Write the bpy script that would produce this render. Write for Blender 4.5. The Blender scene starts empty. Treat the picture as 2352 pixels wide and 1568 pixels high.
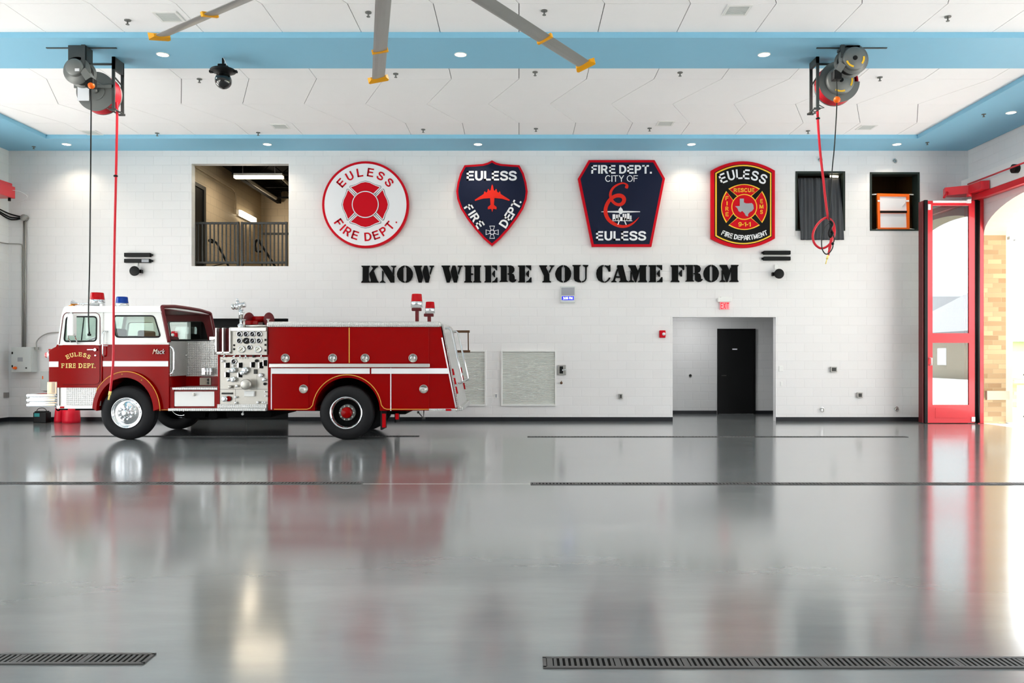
import bpy, bmesh, math, random
from mathutils import Vector, Matrix
from mathutils.geometry import tessellate_polygon
random.seed(7)
SC = bpy.context.scene
COL = SC.collection
PI = math.pi

# ------------------------------------------------------------------ camera
F, CX, CY, CH = 1880.0, 1192.0, 820.0, 1.46      # focal length and principal point in pixels of the 2352x1568 frame, eye height in metres
cam_d = bpy.data.cameras.new('camera')
cam = bpy.data.objects.new('camera', cam_d)
COL.objects.link(cam)
cam.location = (0, 0, CH)
cam.rotation_euler = (PI / 2, 0, 0)
cam_d.sensor_fit = 'HORIZONTAL'
cam_d.sensor_width = 36.0
cam_d.lens = 36.0 * F / 2352.0
cam_d.shift_x = -(CX - 1176.0) / 2352.0
cam_d.shift_y = (CY - 784.0) / 2352.0
cam_d.clip_end = 400
SC.camera = cam

# ------------------------------------------------------------------ sky and exposure
world = bpy.data.worlds.new('overcast_sky')
SC.world = world
world.use_nodes = True
wn = world.node_tree.nodes
wn['Background'].inputs['Color'].default_value = (0.93, 0.97, 1.0, 1)
wn['Background'].inputs['Strength'].default_value = 3.1
SC.view_settings.view_transform = 'Standard'
SC.view_settings.look = 'None'
SC.view_settings.gamma = 1.0
SC.view_settings.use_curve_mapping = False
SC.view_settings.exposure = 0.97
try:
    SC.cycles.max_bounces = 12
    SC.cycles.diffuse_bounces = 6
    SC.cycles.glossy_bounces = 6
    SC.cycles.transparent_max_bounces = 16
    SC.cycles.sample_clamp_indirect = 8.0
    SC.cycles.caustics_reflective = False
    SC.cycles.caustics_refractive = False
except Exception:
    pass

# room numbers
WY = 18.67                      # face of the back wall
XL, XR = -11.64, 10.23          # faces of the side walls
YF = -13.0                      # wall behind the camera
ZS, ZC = 6.167, 6.25            # underside of the blue soffits, white ceiling panels
WT = 0.2                        # block wall thickness
HALF = 2.15                     # half width of a bay opening
BAYS = [15.9, 10.35, 4.8, -0.75, -6.3]
BAYS_LEFT = [(15.05, 1.3)] + [(b, HALF) for b in BAYS[1:]]     # first left opening narrowed to limit daylight on the left wall
SPRING, RISE = 4.15, 0.70
XO = 10.74                      # outside face of the right wall

# daylight portals in the bay openings
def portal(x, y, sgn, hw=HALF):
    d = bpy.data.lights.new('daylight_portal', 'AREA')
    d.shape = 'RECTANGLE'; d.size = 2 * hw; d.size_y = 4.8
    d.cycles.is_portal = True
    o = bpy.data.objects.new('daylight_portal', d); COL.objects.link(o)
    o.location = (x, y, 2.42)
    o.rotation_euler = Vector((-sgn, 0, 0)).to_track_quat('-Z', 'Z').to_euler()
for by in BAYS:
    portal(XO + 0.02, by, 1)
for by, hw in BAYS_LEFT:
    portal(XL - 0.42, by, -1, hw)
# sun standing over the roof line: it lights the aprons outside, none of it falls through the side openings
sun_d = bpy.data.lights.new('sun', 'SUN'); sun_d.energy = 14.0; sun_d.angle = math.radians(1.0); sun_d.color = (1.0, 0.99, 0.97)
sun = bpy.data.objects.new('sun', sun_d); COL.objects.link(sun); sun.location = (30, -30, 60)
sun.rotation_euler = Vector((0, 0.62, -0.78)).to_track_quat('-Z', 'Y').to_euler()
# added fill light without a fixture, brightens the recess behind the right doorway
hl_d = bpy.data.lights.new('recess_fill_light', 'AREA'); hl_d.size = 0.5; hl_d.energy = 16
hl = bpy.data.objects.new('recess_fill_light', hl_d); COL.objects.link(hl); hl.location = (4.4, 19.9, 2.72)

# ------------------------------------------------------------------ projection helpers
def P(px, py, D):
    return Vector(((px - CX) * D / F, D, CH - (py - CY) * D / F))
def PX(px, D): return (px - CX) * D / F
def PZ(py, D): return CH - (py - CY) * D / F

# ------------------------------------------------------------------ materials
def srgb(r, g, b):
    def f(c):
        c /= 255.0
        return c / 12.92 if c <= 0.04045 else ((c + 0.055) / 1.055) ** 2.4
    return (f(r), f(g), f(b), 1)
def mat(name, rgb, rough=0.5, metal=0.0, coat=0.0, emit=None, es=0.0, var=0.04, bump=0.0, nscale=6.0, spec=0.35):
    m = bpy.data.materials.new(name); m.use_nodes = True
    nt = m.node_tree; b = nt.nodes['Principled BSDF']
    c = srgb(*rgb)
    b.inputs['Roughness'].default_value = rough
    b.inputs['Metallic'].default_value = metal
    b.inputs['Coat Weight'].default_value = coat
    b.inputs['Coat Roughness'].default_value = 0.04
    b.inputs['Specular IOR Level'].default_value = spec
    if emit:
        b.inputs['Emission Color'].default_value = srgb(*emit)
        b.inputs['Emission Strength'].default_value = es
    tc = nt.nodes.new('ShaderNodeTexCoord')
    nz = nt.nodes.new('ShaderNodeTexNoise'); nz.inputs['Scale'].default_value = nscale; nz.inputs['Detail'].default_value = 4
    nt.links.new(tc.outputs['Object'], nz.inputs['Vector'])
    mx = nt.nodes.new('ShaderNodeMixRGB'); mx.inputs['Color1'].default_value = tuple(v * (1 - var) for v in c[:3]) + (1,)
    mx.inputs['Color2'].default_value = tuple(min(1, v * (1 + var)) for v in c[:3]) + (1,)
    nt.links.new(nz.outputs['Fac'], mx.inputs['Fac'])
    nt.links.new(mx.outputs['Color'], b.inputs['Base Color'])
    if bump:
        bp = nt.nodes.new('ShaderNodeBump'); bp.inputs['Strength'].default_value = bump; bp.inputs['Distance'].default_value = 0.01
        nt.links.new(nz.outputs['Fac'], bp.inputs['Height']); nt.links.new(bp.outputs['Normal'], b.inputs['Normal'])
    return m
def block_mat(name, rgb, axis='x', rough=0.45, mortar=0.955, w=0.4064, h=0.2032, z0=0.1524, var=0.012, msize=0.008, bump=0.35, stone=None):
    """painted concrete block or stone courses; axis = the horizontal axis of the wall"""
    m = bpy.data.materials.new(name); m.use_nodes = True
    nt = m.node_tree; b = nt.nodes['Principled BSDF']; L = nt.links.new
    tc = nt.nodes.new('ShaderNodeTexCoord'); sp = nt.nodes.new('ShaderNodeSeparateXYZ'); cb = nt.nodes.new('ShaderNodeCombineXYZ')
    L(tc.outputs['Object'], sp.inputs[0])
    if axis == 'both':
        ad = nt.nodes.new('ShaderNodeMath'); ad.operation = 'ADD'
        L(sp.outputs['X'], ad.inputs[0]); L(sp.outputs['Y'], ad.inputs[1]); L(ad.outputs[0], cb.inputs['X'])
    else:
        L(sp.outputs['X' if axis == 'x' else 'Y'], cb.inputs['X'])
    sb = nt.nodes.new('ShaderNodeMath'); sb.operation = 'SUBTRACT'; sb.inputs[1].default_value = z0 - 20 * h
    L(sp.outputs['Z'], sb.inputs[0]); L(sb.outputs[0], cb.inputs['Y'])
    br = nt.nodes.new('ShaderNodeTexBrick')
    br.inputs['Scale'].default_value = 1.0; br.inputs['Brick Width'].default_value = w; br.inputs['Row Height'].default_value = h
    br.inputs['Mortar Size'].default_value = msize; br.inputs['Mortar Smooth'].default_value = 0.4; br.inputs['Bias'].default_value = 0.0
    br.offset = 0.5
    L(cb.outputs[0], br.inputs['Vector'])
    c = srgb(*rgb)[:3]
    if stone:
        br.inputs['Color1'].default_value = srgb(*stone[0]); br.inputs['Color2'].default_value = srgb(*stone[1]); br.inputs['Mortar'].default_value = srgb(*stone[2])
        br.offset = 0.37; br.squash = 1.6; br.squash_frequency = 3
    else:
        br.inputs['Color1'].default_value = tuple(v * (1 - var) for v in c) + (1,)
        br.inputs['Color2'].default_value = tuple(min(1, v * (1 + var)) for v in c) + (1,)
        br.inputs['Mortar'].default_value = tuple(v * mortar for v in c) + (1,)
    nz = nt.nodes.new('ShaderNodeTexNoise'); nz.inputs['Scale'].default_value = 14 if stone else 60; nz.inputs['Detail'].default_value = 5
    L(tc.outputs['Object'], nz.inputs['Vector'])
    L(br.outputs['Color'], b.inputs['Base Color'])
    mu = nt.nodes.new('ShaderNodeMath'); mu.operation = 'MULTIPLY_ADD'; mu.inputs[1].default_value = -1.0
    sc = nt.nodes.new('ShaderNodeMath'); sc.operation = 'MULTIPLY'; sc.inputs[1].default_value = 0.25
    L(nz.outputs['Fac'], sc.inputs[0]); L(br.outputs['Fac'], mu.inputs[0]); L(sc.outputs[0], mu.inputs[2])
    bp = nt.nodes.new('ShaderNodeBump'); bp.inputs['Strength'].default_value = bump; bp.inputs['Distance'].default_value = 0.006
    L(mu.outputs[0], bp.inputs['Height']); L(bp.outputs['Normal'], b.inputs['Normal'])
    b.inputs['Roughness'].default_value = rough
    return m
def floor_mat():
    m = bpy.data.materials.new('polished_grey_floor'); m.use_nodes = True
    nt = m.node_tree; b = nt.nodes['Principled BSDF']; L = nt.links.new
    tc = nt.nodes.new('ShaderNodeTexCoord')
    mp = nt.nodes.new('ShaderNodeMapping'); mp.inputs['Scale'].default_value = (0.35, 1.3, 1)
    L(tc.outputs['Object'], mp.inputs[0])
    nz = nt.nodes.new('ShaderNodeTexNoise'); nz.inputs['Scale'].default_value = 1.4; nz.inputs['Detail'].default_value = 8; nz.inputs['Roughness'].default_value = 0.65
    L(mp.outputs[0], nz.inputs['Vector'])
    cr = nt.nodes.new('ShaderNodeValToRGB')
    cr.color_ramp.elements[0].position = 0.3; cr.color_ramp.elements[0].color = srgb(112, 117, 118)
    cr.color_ramp.elements[1].position = 0.7; cr.color_ramp.elements[1].color = srgb(129, 133, 133)
    L(nz.outputs['Fac'], cr.inputs['Fac']); L(cr.outputs['Color'], b.inputs['Base Color'])
    mr = nt.nodes.new('ShaderNodeMapRange'); mr.inputs['To Min'].default_value = 0.09; mr.inputs['To Max'].default_value = 0.17
    L(nz.outputs['Fac'], mr.inputs['Value']); L(mr.outputs[0], b.inputs['Roughness'])
    n2 = nt.nodes.new('ShaderNodeTexNoise'); n2.inputs['Scale'].default_value = 3.0; n2.inputs['Detail'].default_value = 6
    m2 = nt.nodes.new('ShaderNodeMapping'); m2.inputs['Scale'].default_value = (0.5, 2.2, 1)
    L(tc.outputs['Object'], m2.inputs[0]); L(m2.outputs[0], n2.inputs['Vector'])
    bp = nt.nodes.new('ShaderNodeBump'); bp.inputs['Strength'].default_value = 0.04; bp.inputs['Distance'].default_value = 0.004
    L(n2.outputs['Fac'], bp.inputs['Height']); L(bp.outputs['Normal'], b.inputs['Normal'])
    b.inputs['IOR'].default_value = 1.6
    b.inputs['Coat Weight'].default_value = 0.45; b.inputs['Coat Roughness'].default_value = 0.17; b.inputs['Coat IOR'].default_value = 1.55
    L(bp.outputs['Normal'], b.inputs['Coat Normal'])
    return m
def tread_mat(name, rgb=(196, 196, 194), k=95.0, rough=0.28, metal=0.9):
    """diamond tread plate: raised lozenges from two crossed sine waves"""
    m = bpy.data.materials.new(name); m.use_nodes = True
    nt = m.node_tree; b = nt.nodes['Principled BSDF']; L = nt.links.new
    def M(op, a, bb=None):
        n = nt.nodes.new('ShaderNodeMath'); n.operation = op
        for i, v in enumerate((a, bb)):
            if v is None: continue
            if isinstance(v, (int, float)): n.inputs[i].default_value = v
            else: L(v, n.inputs[i])
        return n.outputs[0]
    tc = nt.nodes.new('ShaderNodeTexCoord'); sp = nt.nodes.new('ShaderNodeSeparateXYZ'); L(tc.outputs['Object'], sp.inputs[0])
    u = M('ADD', sp.outputs['X'], M('MULTIPLY', sp.outputs['Y'], 0.6)); v = M('ADD', sp.outputs['Z'], M('MULTIPLY', sp.outputs['Y'], 0.8))
    s1 = M('SINE', M('MULTIPLY', M('ADD', u, v), k)); s2 = M('SINE', M('MULTIPLY', M('SUBTRACT', u, v), k))
    h = M('MAXIMUM', M('MULTIPLY', s1, s2), 0.0)
    bp = nt.nodes.new('ShaderNodeBump'); bp.inputs['Strength'].default_value = 0.8; bp.inputs['Distance'].default_value = 0.008
    L(h, bp.inputs['Height']); L(bp.outputs['Normal'], b.inputs['Normal'])
    b.inputs['Base Color'].default_value = srgb(*rgb); b.inputs['Metallic'].default_value = metal; b.inputs['Roughness'].default_value = rough
    return m
def glass_mat(name, tint=(225, 240, 235), refl=1.0, rough=0.0):
    m = bpy.data.materials.new(name); m.use_nodes = True
    nt = m.node_tree; nt.nodes.clear(); L = nt.links.new
    out = nt.nodes.new('ShaderNodeOutputMaterial'); mx = nt.nodes.new('ShaderNodeMixShader')
    tr = nt.nodes.new('ShaderNodeBsdfTransparent'); tr.inputs[0].default_value = srgb(*tint)
    gl = nt.nodes.new('ShaderNodeBsdfGlossy'); gl.inputs['Roughness'].default_value = rough
    fr = nt.nodes.new('ShaderNodeLayerWeight'); fr.inputs['Blend'].default_value = 0.5
    pw = nt.nodes.new('ShaderNodeMath'); pw.operation = 'POWER'; pw.inputs[1].default_value = 5.0
    mu = nt.nodes.new('ShaderNodeMath'); mu.operation = 'MULTIPLY_ADD'; mu.inputs[1].default_value = 0.96 * refl; mu.inputs[2].default_value = 0.04 * refl; mu.use_clamp = True
    L(fr.outputs['Facing'], pw.inputs[0]); L(pw.outputs[0], mu.inputs[0]); L(mu.outputs[0], mx.inputs[0]); L(tr.outputs[0], mx.inputs[1]); L(gl.outputs[0], mx.inputs[2]); L(mx.outputs[0], out.inputs[0])
    return m
M = {}
M['wall'] = block_mat('painted_block_wall', (229, 227, 227), 'x')
M['wall_y'] = block_mat('painted_block_side_wall', (227, 226, 226), 'y')
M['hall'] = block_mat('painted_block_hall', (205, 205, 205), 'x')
M['stair'] = block_mat('warm_block_wall', (206, 190, 164), 'both', mortar=0.8)
M['brown'] = block_mat('brown_block_wall', (120, 92, 52), 'both', mortar=0.8)
M['ceiling'] = mat('white_ceiling_panel', (246, 245, 246), 0.8, var=0.01)
M['joint'] = mat('ceiling_joint', (120, 120, 120), 0.9)
M['blue'] = mat('sky_blue_paint', (136, 194, 222), 0.55, var=0.015)
M['floor'] = floor_mat()
M['base'] = mat('black_rubber_base', (22, 24, 30), 0.45)
M['red'] = mat('fire_red_paint', (136, 0, 1), 0.14, coat=0.0, var=0.02, spec=0.11)
M['red_door'] = mat('door_red_paint', (214, 36, 48), 0.35, coat=0.3)
M['white'] = mat('white_gloss_paint', (232, 233, 230), 0.3, coat=0.6, var=0.01)
M['white_matte'] = mat('white_matte_paint', (232, 232, 230), 0.6, var=0.01)
M['stripe'] = mat('white_reflective_stripe', (236, 236, 238), 0.4, var=0.01)
M['chrome'] = mat('chrome', (228, 230, 232), 0.07, 1.0, var=0.01)
M['steel'] = mat('brushed_steel', (176, 173, 166), 0.36, 0.85, var=0.06, nscale=30)
M['alu'] = mat('aluminium', (206, 204, 200), 0.3, 0.75, var=0.03)
M['tread'] = tread_mat('tread_plate', (196, 196, 194), metal=0.45)
M['rubber'] = mat('tyre_rubber', (22, 22, 24), 0.62, spec=0.2, var=0.15, bump=0.1, nscale=40)
M['black'] = mat('black_plastic', (12, 13, 14), 0.42, spec=0.2)
M['dull_black'] = mat('black_underbody', (11, 11, 12), 0.8, spec=0.1)
M['glass'] = glass_mat('clear_glass', (240, 249, 245), 1.0)
M['door_glass'] = glass_mat('reflective_door_glass', (205, 215, 212), 5.0)
M['crimson'] = mat('dark_red_vinyl', (96, 12, 20), 0.45, var=0.08)
M['amber'] = mat('amber_lens', (232, 140, 12), 0.15, coat=1.0)
M['red_lens'] = mat('red_lens', (172, 0, 8), 0.12, coat=0.1, spec=0.15)
M['blue_lens'] = mat('blue_lens', (4, 52, 140), 0.12, coat=0.2, spec=0.2)
M['gold'] = mat('gold_leaf', (246, 222, 132), 0.4, var=0.02)
M['gold_line'] = mat('gold_pinstripe', (214, 150, 60), 0.4)
M['navy'] = mat('navy_sign_face', (26, 32, 54), 0.45, spec=0.12, var=0.03)
M['sign_red'] = mat('sign_red', (200, 6, 28), 0.45, spec=0.12, var=0.02)
M['sign_orange'] = mat('sign_orange_red', (216, 44, 32), 0.45, spec=0.12, var=0.02)
M['sign_white'] = mat('sign_white', (236, 236, 240), 0.45, var=0.01)
M['sign_yellow'] = mat('sign_yellow', (246, 196, 48), 0.4, var=0.02)
M['sign_black'] = mat('sign_black', (18, 18, 18), 0.45, spec=0.12)
M['sign_grey'] = mat('sign_grey', (158, 160, 166), 0.45)
M['letter'] = mat('black_stencil_letter', (11, 12, 12), 0.5, spec=0.08)
M['reel'] = mat('grey_reel_metal', (116, 118, 116), 0.45, 0.3, var=0.06)
M['reel_dark'] = mat('dark_reel_metal', (66, 70, 70), 0.45, 0.3)
M['hose'] = mat('red_rubber_hose', (196, 22, 40), 0.4)
M['cord'] = mat('black_cord', (24, 26, 26), 0.5)
M['orange'] = mat('orange_plastic', (246, 106, 16), 0.4)
M['wood'] = mat('dark_wood', (92, 62, 38), 0.55, var=0.3, nscale=25)
M['stone'] = block_mat('limestone_courses', (222, 196, 160), 'both', w=0.30, h=0.105, msize=0.006, rough=0.8, bump=0.7, stone=((198, 170, 130), (160, 126, 90), (180, 156, 122)))
M['stucco'] = mat('cream_stucco', (206, 194, 172), 0.85, bump=0.2, nscale=50)
M['concrete'] = mat('pale_concrete', (205, 203, 198), 0.8, var=0.05)
M['grass'] = mat('lawn_green', (120, 150, 78), 0.9, var=0.2, nscale=12)
M['leaf'] = mat('tree_green', (70, 96, 52), 0.9, var=0.3, nscale=5)
M['roofing'] = mat('grey_shingles', (150, 150, 156), 0.8, var=0.1, nscale=20)
M['siding'] = mat('taupe_siding', (170, 160, 146), 0.8)
M['curtain'] = mat('charcoal_curtain', (66, 68, 72), 0.9, var=0.1)
M['dark'] = mat('dark_grey_steel', (56, 56, 54), 0.5)
M['frame_green'] = mat('dark_green_frame', (34, 44, 40), 0.5)
M['conduit'] = mat('galvanised_conduit', (160, 158, 154), 0.4, 0.6)
M['grey_box'] = mat('grey_enclosure', (204, 208, 206), 0.45, var=0.01)
M['beige'] = mat('beige_plate', (196, 184, 168), 0.5)
M['lamp'] = mat('lit_lens', (255, 250, 240), 0.5, emit=(255, 246, 232), es=5.0)
M['tube'] = mat('lit_tube', (255, 244, 220), 0.5, emit=(255, 238, 205), es=4.0)
M['exit'] = mat('exit_red', (220, 20, 40), 0.4, emit=(230, 16, 36), es=0.5)
M['exit_face'] = mat('exit_face', (238, 176, 182), 0.4, emit=(255, 120, 130), es=0.06)
M['lcd'] = mat('blue_display', (20, 20, 150), 0.3, emit=(16, 16, 190), es=1.0)
M['lcd_digit'] = mat('white_digit', (230, 240, 255), 0.3, emit=(220, 235, 255), es=1.6)
M['grate'] = mat('cast_iron_grate', (84, 84, 84), 0.5, 0.5, var=0.1)
M['fan'] = mat('silver_fan_blade', (176, 174, 172), 0.38, 0.6)
M['fan_tip'] = mat('amber_yellow_tip', (240, 166, 16), 0.4)
M['handle_white'] = mat('white_plastic', (236, 236, 236), 0.4)
M['teal'] = mat('teal_label', (40, 150, 150), 0.4)
M['gauge_face'] = mat('white_dial', (226, 226, 214), 0.4)

# ------------------------------------------------------------------ mesh building
class MB:
    def __init__(s): s.v = []; s.f = []; s.mi = []; s.sm = []
    def add(s, v, f, mi=0, smooth=False):
        n = len(s.v); s.v += [Vector(p) for p in v]
        for q in f:
            s.f.append([i + n for i in q]); s.mi.append(mi); s.sm.append(smooth)
        return s
    def box(s, x0, x1, y0, y1, z0, z1, bev=0.0, mi=0):
        x0, x1 = sorted((x0, x1)); y0, y1 = sorted((y0, y1)); z0, z1 = sorted((z0, z1))
        if bev <= 0:
            v = [(x, y, z) for x in (x0, x1) for y in (y0, y1) for z in (z0, z1)]
            return s.add(v, [(0, 1, 3, 2), (4, 6, 7, 5), (0, 4, 5, 1), (2, 3, 7, 6), (0, 2, 6, 4), (1, 5, 7, 3)], mi)
        bm = bmesh.new(); bmesh.ops.create_cube(bm, size=1.0)
        for v in bm.verts:
            v.co = Vector(((x0 + x1) / 2 + v.co.x * (x1 - x0), (y0 + y1) / 2 + v.co.y * (y1 - y0), (z0 + z1) / 2 + v.co.z * (z1 - z0)))
        b = min(bev, 0.45 * min(x1 - x0, y1 - y0, z1 - z0))
        bmesh.ops.bevel(bm, geom=list(bm.edges), offset=b, segments=2, affect='EDGES', profile=0.5)
        bm.verts.index_update()
        s.add([v.co.copy() for v in bm.verts], [[v.index for v in f.verts] for f in bm.faces], mi)
        bm.free(); return s
    def prism(s, loops, a0, a1, axis='y', mi=0, side_mi=None):
        """outline (first loop) with holes (the others), extruded from a0 to a1 along axis; 2D points are (x,z), (y,z) or (x,y)"""
        if not isinstance(loops[0][0], (tuple, list, Vector)): loops = [loops]
        def T(p, a):
            return Vector((p[0], a, p[1])) if axis == 'y' else Vector((a, p[0], p[1])) if axis == 'x' else Vector((p[0], p[1], a))
        pts = [p for lp in loops for p in lp]
        tris = tessellate_polygon([[Vector((p[0], p[1], 0)) for p in lp] for lp in loops])
        n = len(pts)
        tris = [t for t in tris if abs((pts[t[1]][0]-pts[t[0]][0])*(pts[t[2]][1]-pts[t[0]][1])-(pts[t[2]][0]-pts[t[0]][0])*(pts[t[1]][1]-pts[t[0]][1])) > 1e-12]
        s.add([T(p, a0) for p in pts] + [T(p, a1) for p in pts], [list(t) for t in tris] + [[i + n for i in reversed(t)] for t in tris], mi)
        k = 0; base = len(s.v) - 2 * n
        for lp in loops:
            m = len(lp)
            for i in range(m):
                j = (i + 1) % m
                s.f.append([base + k + i, base + k + j, base + n + k + j, base + n + k + i]); s.mi.append(mi if side_mi is None else side_mi); s.sm.append(False)
            k += m
        return s
    def cyl(s, p0, p1, r0, r1=None, n=16, caps=True, mi=0, smooth=True):
        r1 = r0 if r1 is None else r1
        p0, p1 = Vector(p0), Vector(p1); d = (p1 - p0).normalized()
        u = d.orthogonal().normalized(); w = d.cross(u)
        v = []
        for p, r in ((p0, r0), (p1, r1)):
            for i in range(n):
                a = 2 * PI * i / n; v.append(p + (u * math.cos(a) + w * math.sin(a)) * r)
        b = len(s.v); s.add(v, [[i, (i + 1) % n, n + (i + 1) % n, n + i] for i in range(n)], mi, smooth)
        if caps:
            s.f += [[b + i for i in reversed(range(n))], [b + n + i for i in range(n)]]; s.mi += [mi, mi]; s.sm += [False, False]
        return s
    def lathe(s, prof, o, axis, n=32, mi=0, smooth=True, up=None):
        """profile of (radius, height along axis)"""
        o = Vector(o); d = Vector(axis).normalized(); u = (Vector(up) if up else d.orthogonal()).normalized(); w = d.cross(u)
        v = []
        for r, h in prof:
            for i in range(n):
                a = 2 * PI * i / n; v.append(o + d * h + (u * math.cos(a) + w * math.sin(a)) * r)
        f = []
        for k in range(len(prof) - 1):
            for i in range(n):
                f.append([k * n + i, k * n + (i + 1) % n, (k + 1) * n + (i + 1) % n, (k + 1) * n + i])
        return s.add(v, f, mi, smooth)
    def tube(s, path, r, n=8, closed=False, mi=0, caps=True):
        pts = [Vector(p) for p in path]; m = len(pts)
        rs = r if isinstance(r, (list, tuple)) else [r] * m
        tang = []
        for i in range(m):
            a = pts[(i - 1) % m] if (closed or i > 0) else pts[i]; b = pts[(i + 1) % m] if (closed or i < m - 1) else pts[i]
            t = (b - a); tang.append(t.normalized() if t.length > 1e-9 else Vector((0, 0, 1)))
        u = tang[0].orthogonal().normalized(); v = []
        for i in range(m):
            u = (u - tang[i] * u.dot(tang[i]))
            u = u.normalized() if u.length > 1e-6 else tang[i].orthogonal().normalized()
            w = tang[i].cross(u)
            for k in range(n):
                a = 2 * PI * k / n; v.append(pts[i] + (u * math.cos(a) + w * math.sin(a)) * rs[i])
        f = []
        for i in range(m if closed else m - 1):
            j = (i + 1) % m
            for k in range(n):
                f.append([i * n + k, i * n + (k + 1) % n, j * n + (k + 1) % n, j * n + k])
        b = len(s.v); s.add(v, f, mi, True)
        if caps and not closed:
            s.f += [[b + k for k in reversed(range(n))], [b + (m - 1) * n + k for k in range(n)]]; s.mi += [mi, mi]; s.sm += [False, False]
        return s
    def sphere(s, c, r, sx=1, sy=1, sz=1, n=20, m=12, mi=0, t0=0.0, t1=PI):
        c = Vector(c); v = []; f = []
        for i in range(m + 1):
            t = t0 + (t1 - t0) * i / m
            for k in range(n):
                a = 2 * PI * k / n
                v.append(c + Vector((r * sx * math.sin(t) * math.cos(a), r * sy * math.sin(t) * math.sin(a), r * sz * math.cos(t))))
        for i in range(m):
            for k in range(n):
                f.append([i * n + k, i * n + (k + 1) % n, (i + 1) * n + (k + 1) % n, (i + 1) * n + k])
        return s.add(v, f, mi, True)
    def mesh(s, name, mats, off):
        me = bpy.data.meshes.new(name)
        me.from_pydata([v - off for v in s.v], [], s.f)
        for m in (mats if isinstance(mats, (list, tuple)) else [mats]): me.materials.append(m)
        me.polygons.foreach_set('material_index', s.mi)
        me.polygons.foreach_set('use_smooth', s.sm)
        bm = bmesh.new(); bm.from_mesh(me)
        bmesh.ops.remove_doubles(bm, verts=bm.verts, dist=1e-6)
        bmesh.ops.recalc_face_normals(bm, faces=bm.faces)
        bm.to_mesh(me); bm.free(); me.update()
        return me
def worldloc(o):
    v = Vector((0, 0, 0))
    while o is not None:
        v += Vector(o.location); o = o.parent
    return v
def tag(o, label=None, cat=None, group=None, kind=None):
    if label: o['label'] = label
    if cat: o['category'] = cat
    if group: o['group'] = group
    if kind: o['kind'] = kind
    return o
def thing(name, label, cat, loc, group=None, kind=None):
    o = bpy.data.objects.new(name, None); COL.objects.link(o); o.location = loc; o.empty_display_size = 0.1
    return tag(o, label, cat, group, kind)
def part(name, mb, m, parent, label=None):
    """a mesh built in world coordinates, kept as a child of its thing (or of a part)"""
    me = mb.mesh(name, m, worldloc(parent))
    o = bpy.data.objects.new(name, me); COL.objects.link(o); o.parent = parent
    if label: o['label'] = label
    return o
def solo(name, mb, m, label, cat, group=None, kind=None):
    """a thing that is one mesh; its origin sits at the middle of its base"""
    xs = [v.x for v in mb.v]; ys = [v.y for v in mb.v]; zs = [v.z for v in mb.v]
    off = Vector(((min(xs) + max(xs)) / 2, (min(ys) + max(ys)) / 2, min(zs)))
    if kind == 'structure': off = Vector((0, 0, 0))
    o = bpy.data.objects.new(name, mb.mesh(name, m, off)); COL.objects.link(o); o.location = off
    return tag(o, label, cat, group, kind)
def struct(name, mb, m, label, cat='wall'):
    return solo(name, mb, m, label, cat, None, 'structure')

def ell(cx, cz, rx, rz, a0, a1, n):
    return [(cx + rx * math.cos(math.radians(a0 + (a1 - a0) * i / n)), cz + rz * math.sin(math.radians(a0 + (a1 - a0) * i / n))) for i in range(n + 1)]
def rrect(x0, x1, z0, z1, r, n=5):
    out = []
    for cx, cz, a in ((x1 - r, z1 - r, 0), (x0 + r, z1 - r, 90), (x0 + r, z0 + r, 180), (x1 - r, z0 + r, 270)):
        out += ell(cx, cz, r, r, a, a + 90, n)
    return out
def roundpoly(pts, r, n=4):
    """round the corners of a 2D polygon"""
    out = []; m = len(pts)
    for i in range(m):
        p = Vector(pts[i][:2]); a = Vector(pts[i - 1][:2]); b = Vector(pts[(i + 1) % m][:2])
        d1 = (a - p); d2 = (b - p); q = min(r, d1.length * 0.45, d2.length * 0.45)
        p1 = p + d1.normalized() * q; p2 = p + d2.normalized() * q
        for k in range(n + 1):
            t = k / n; c = p1 * (1 - t) ** 2 + p * 2 * t * (1 - t) + p2 * t * t
            out.append((c.x, c.y))
    return out
def smooth_path(pts, k=6, closed=False):
    P_ = [Vector(p) for p in pts]; m = len(P_); out = []
    for i in range(m if closed else m - 1):
        def g(j):
            return P_[j % m] if closed else P_[max(0, min(m - 1, j))]
        p0, p1, p2, p3 = g(i - 1), g(i), g(i + 1), g(i + 2)
        for j in range(k):
            t = j / k
            out.append(0.5 * ((2 * p1) + (p2 - p0) * t + (2 * p0 - 5 * p1 + 4 * p2 - p3) * t * t + (3 * p1 - p0 - 3 * p2 + p3) * t ** 3))
    if not closed: out.append(P_[-1])
    return out

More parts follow.
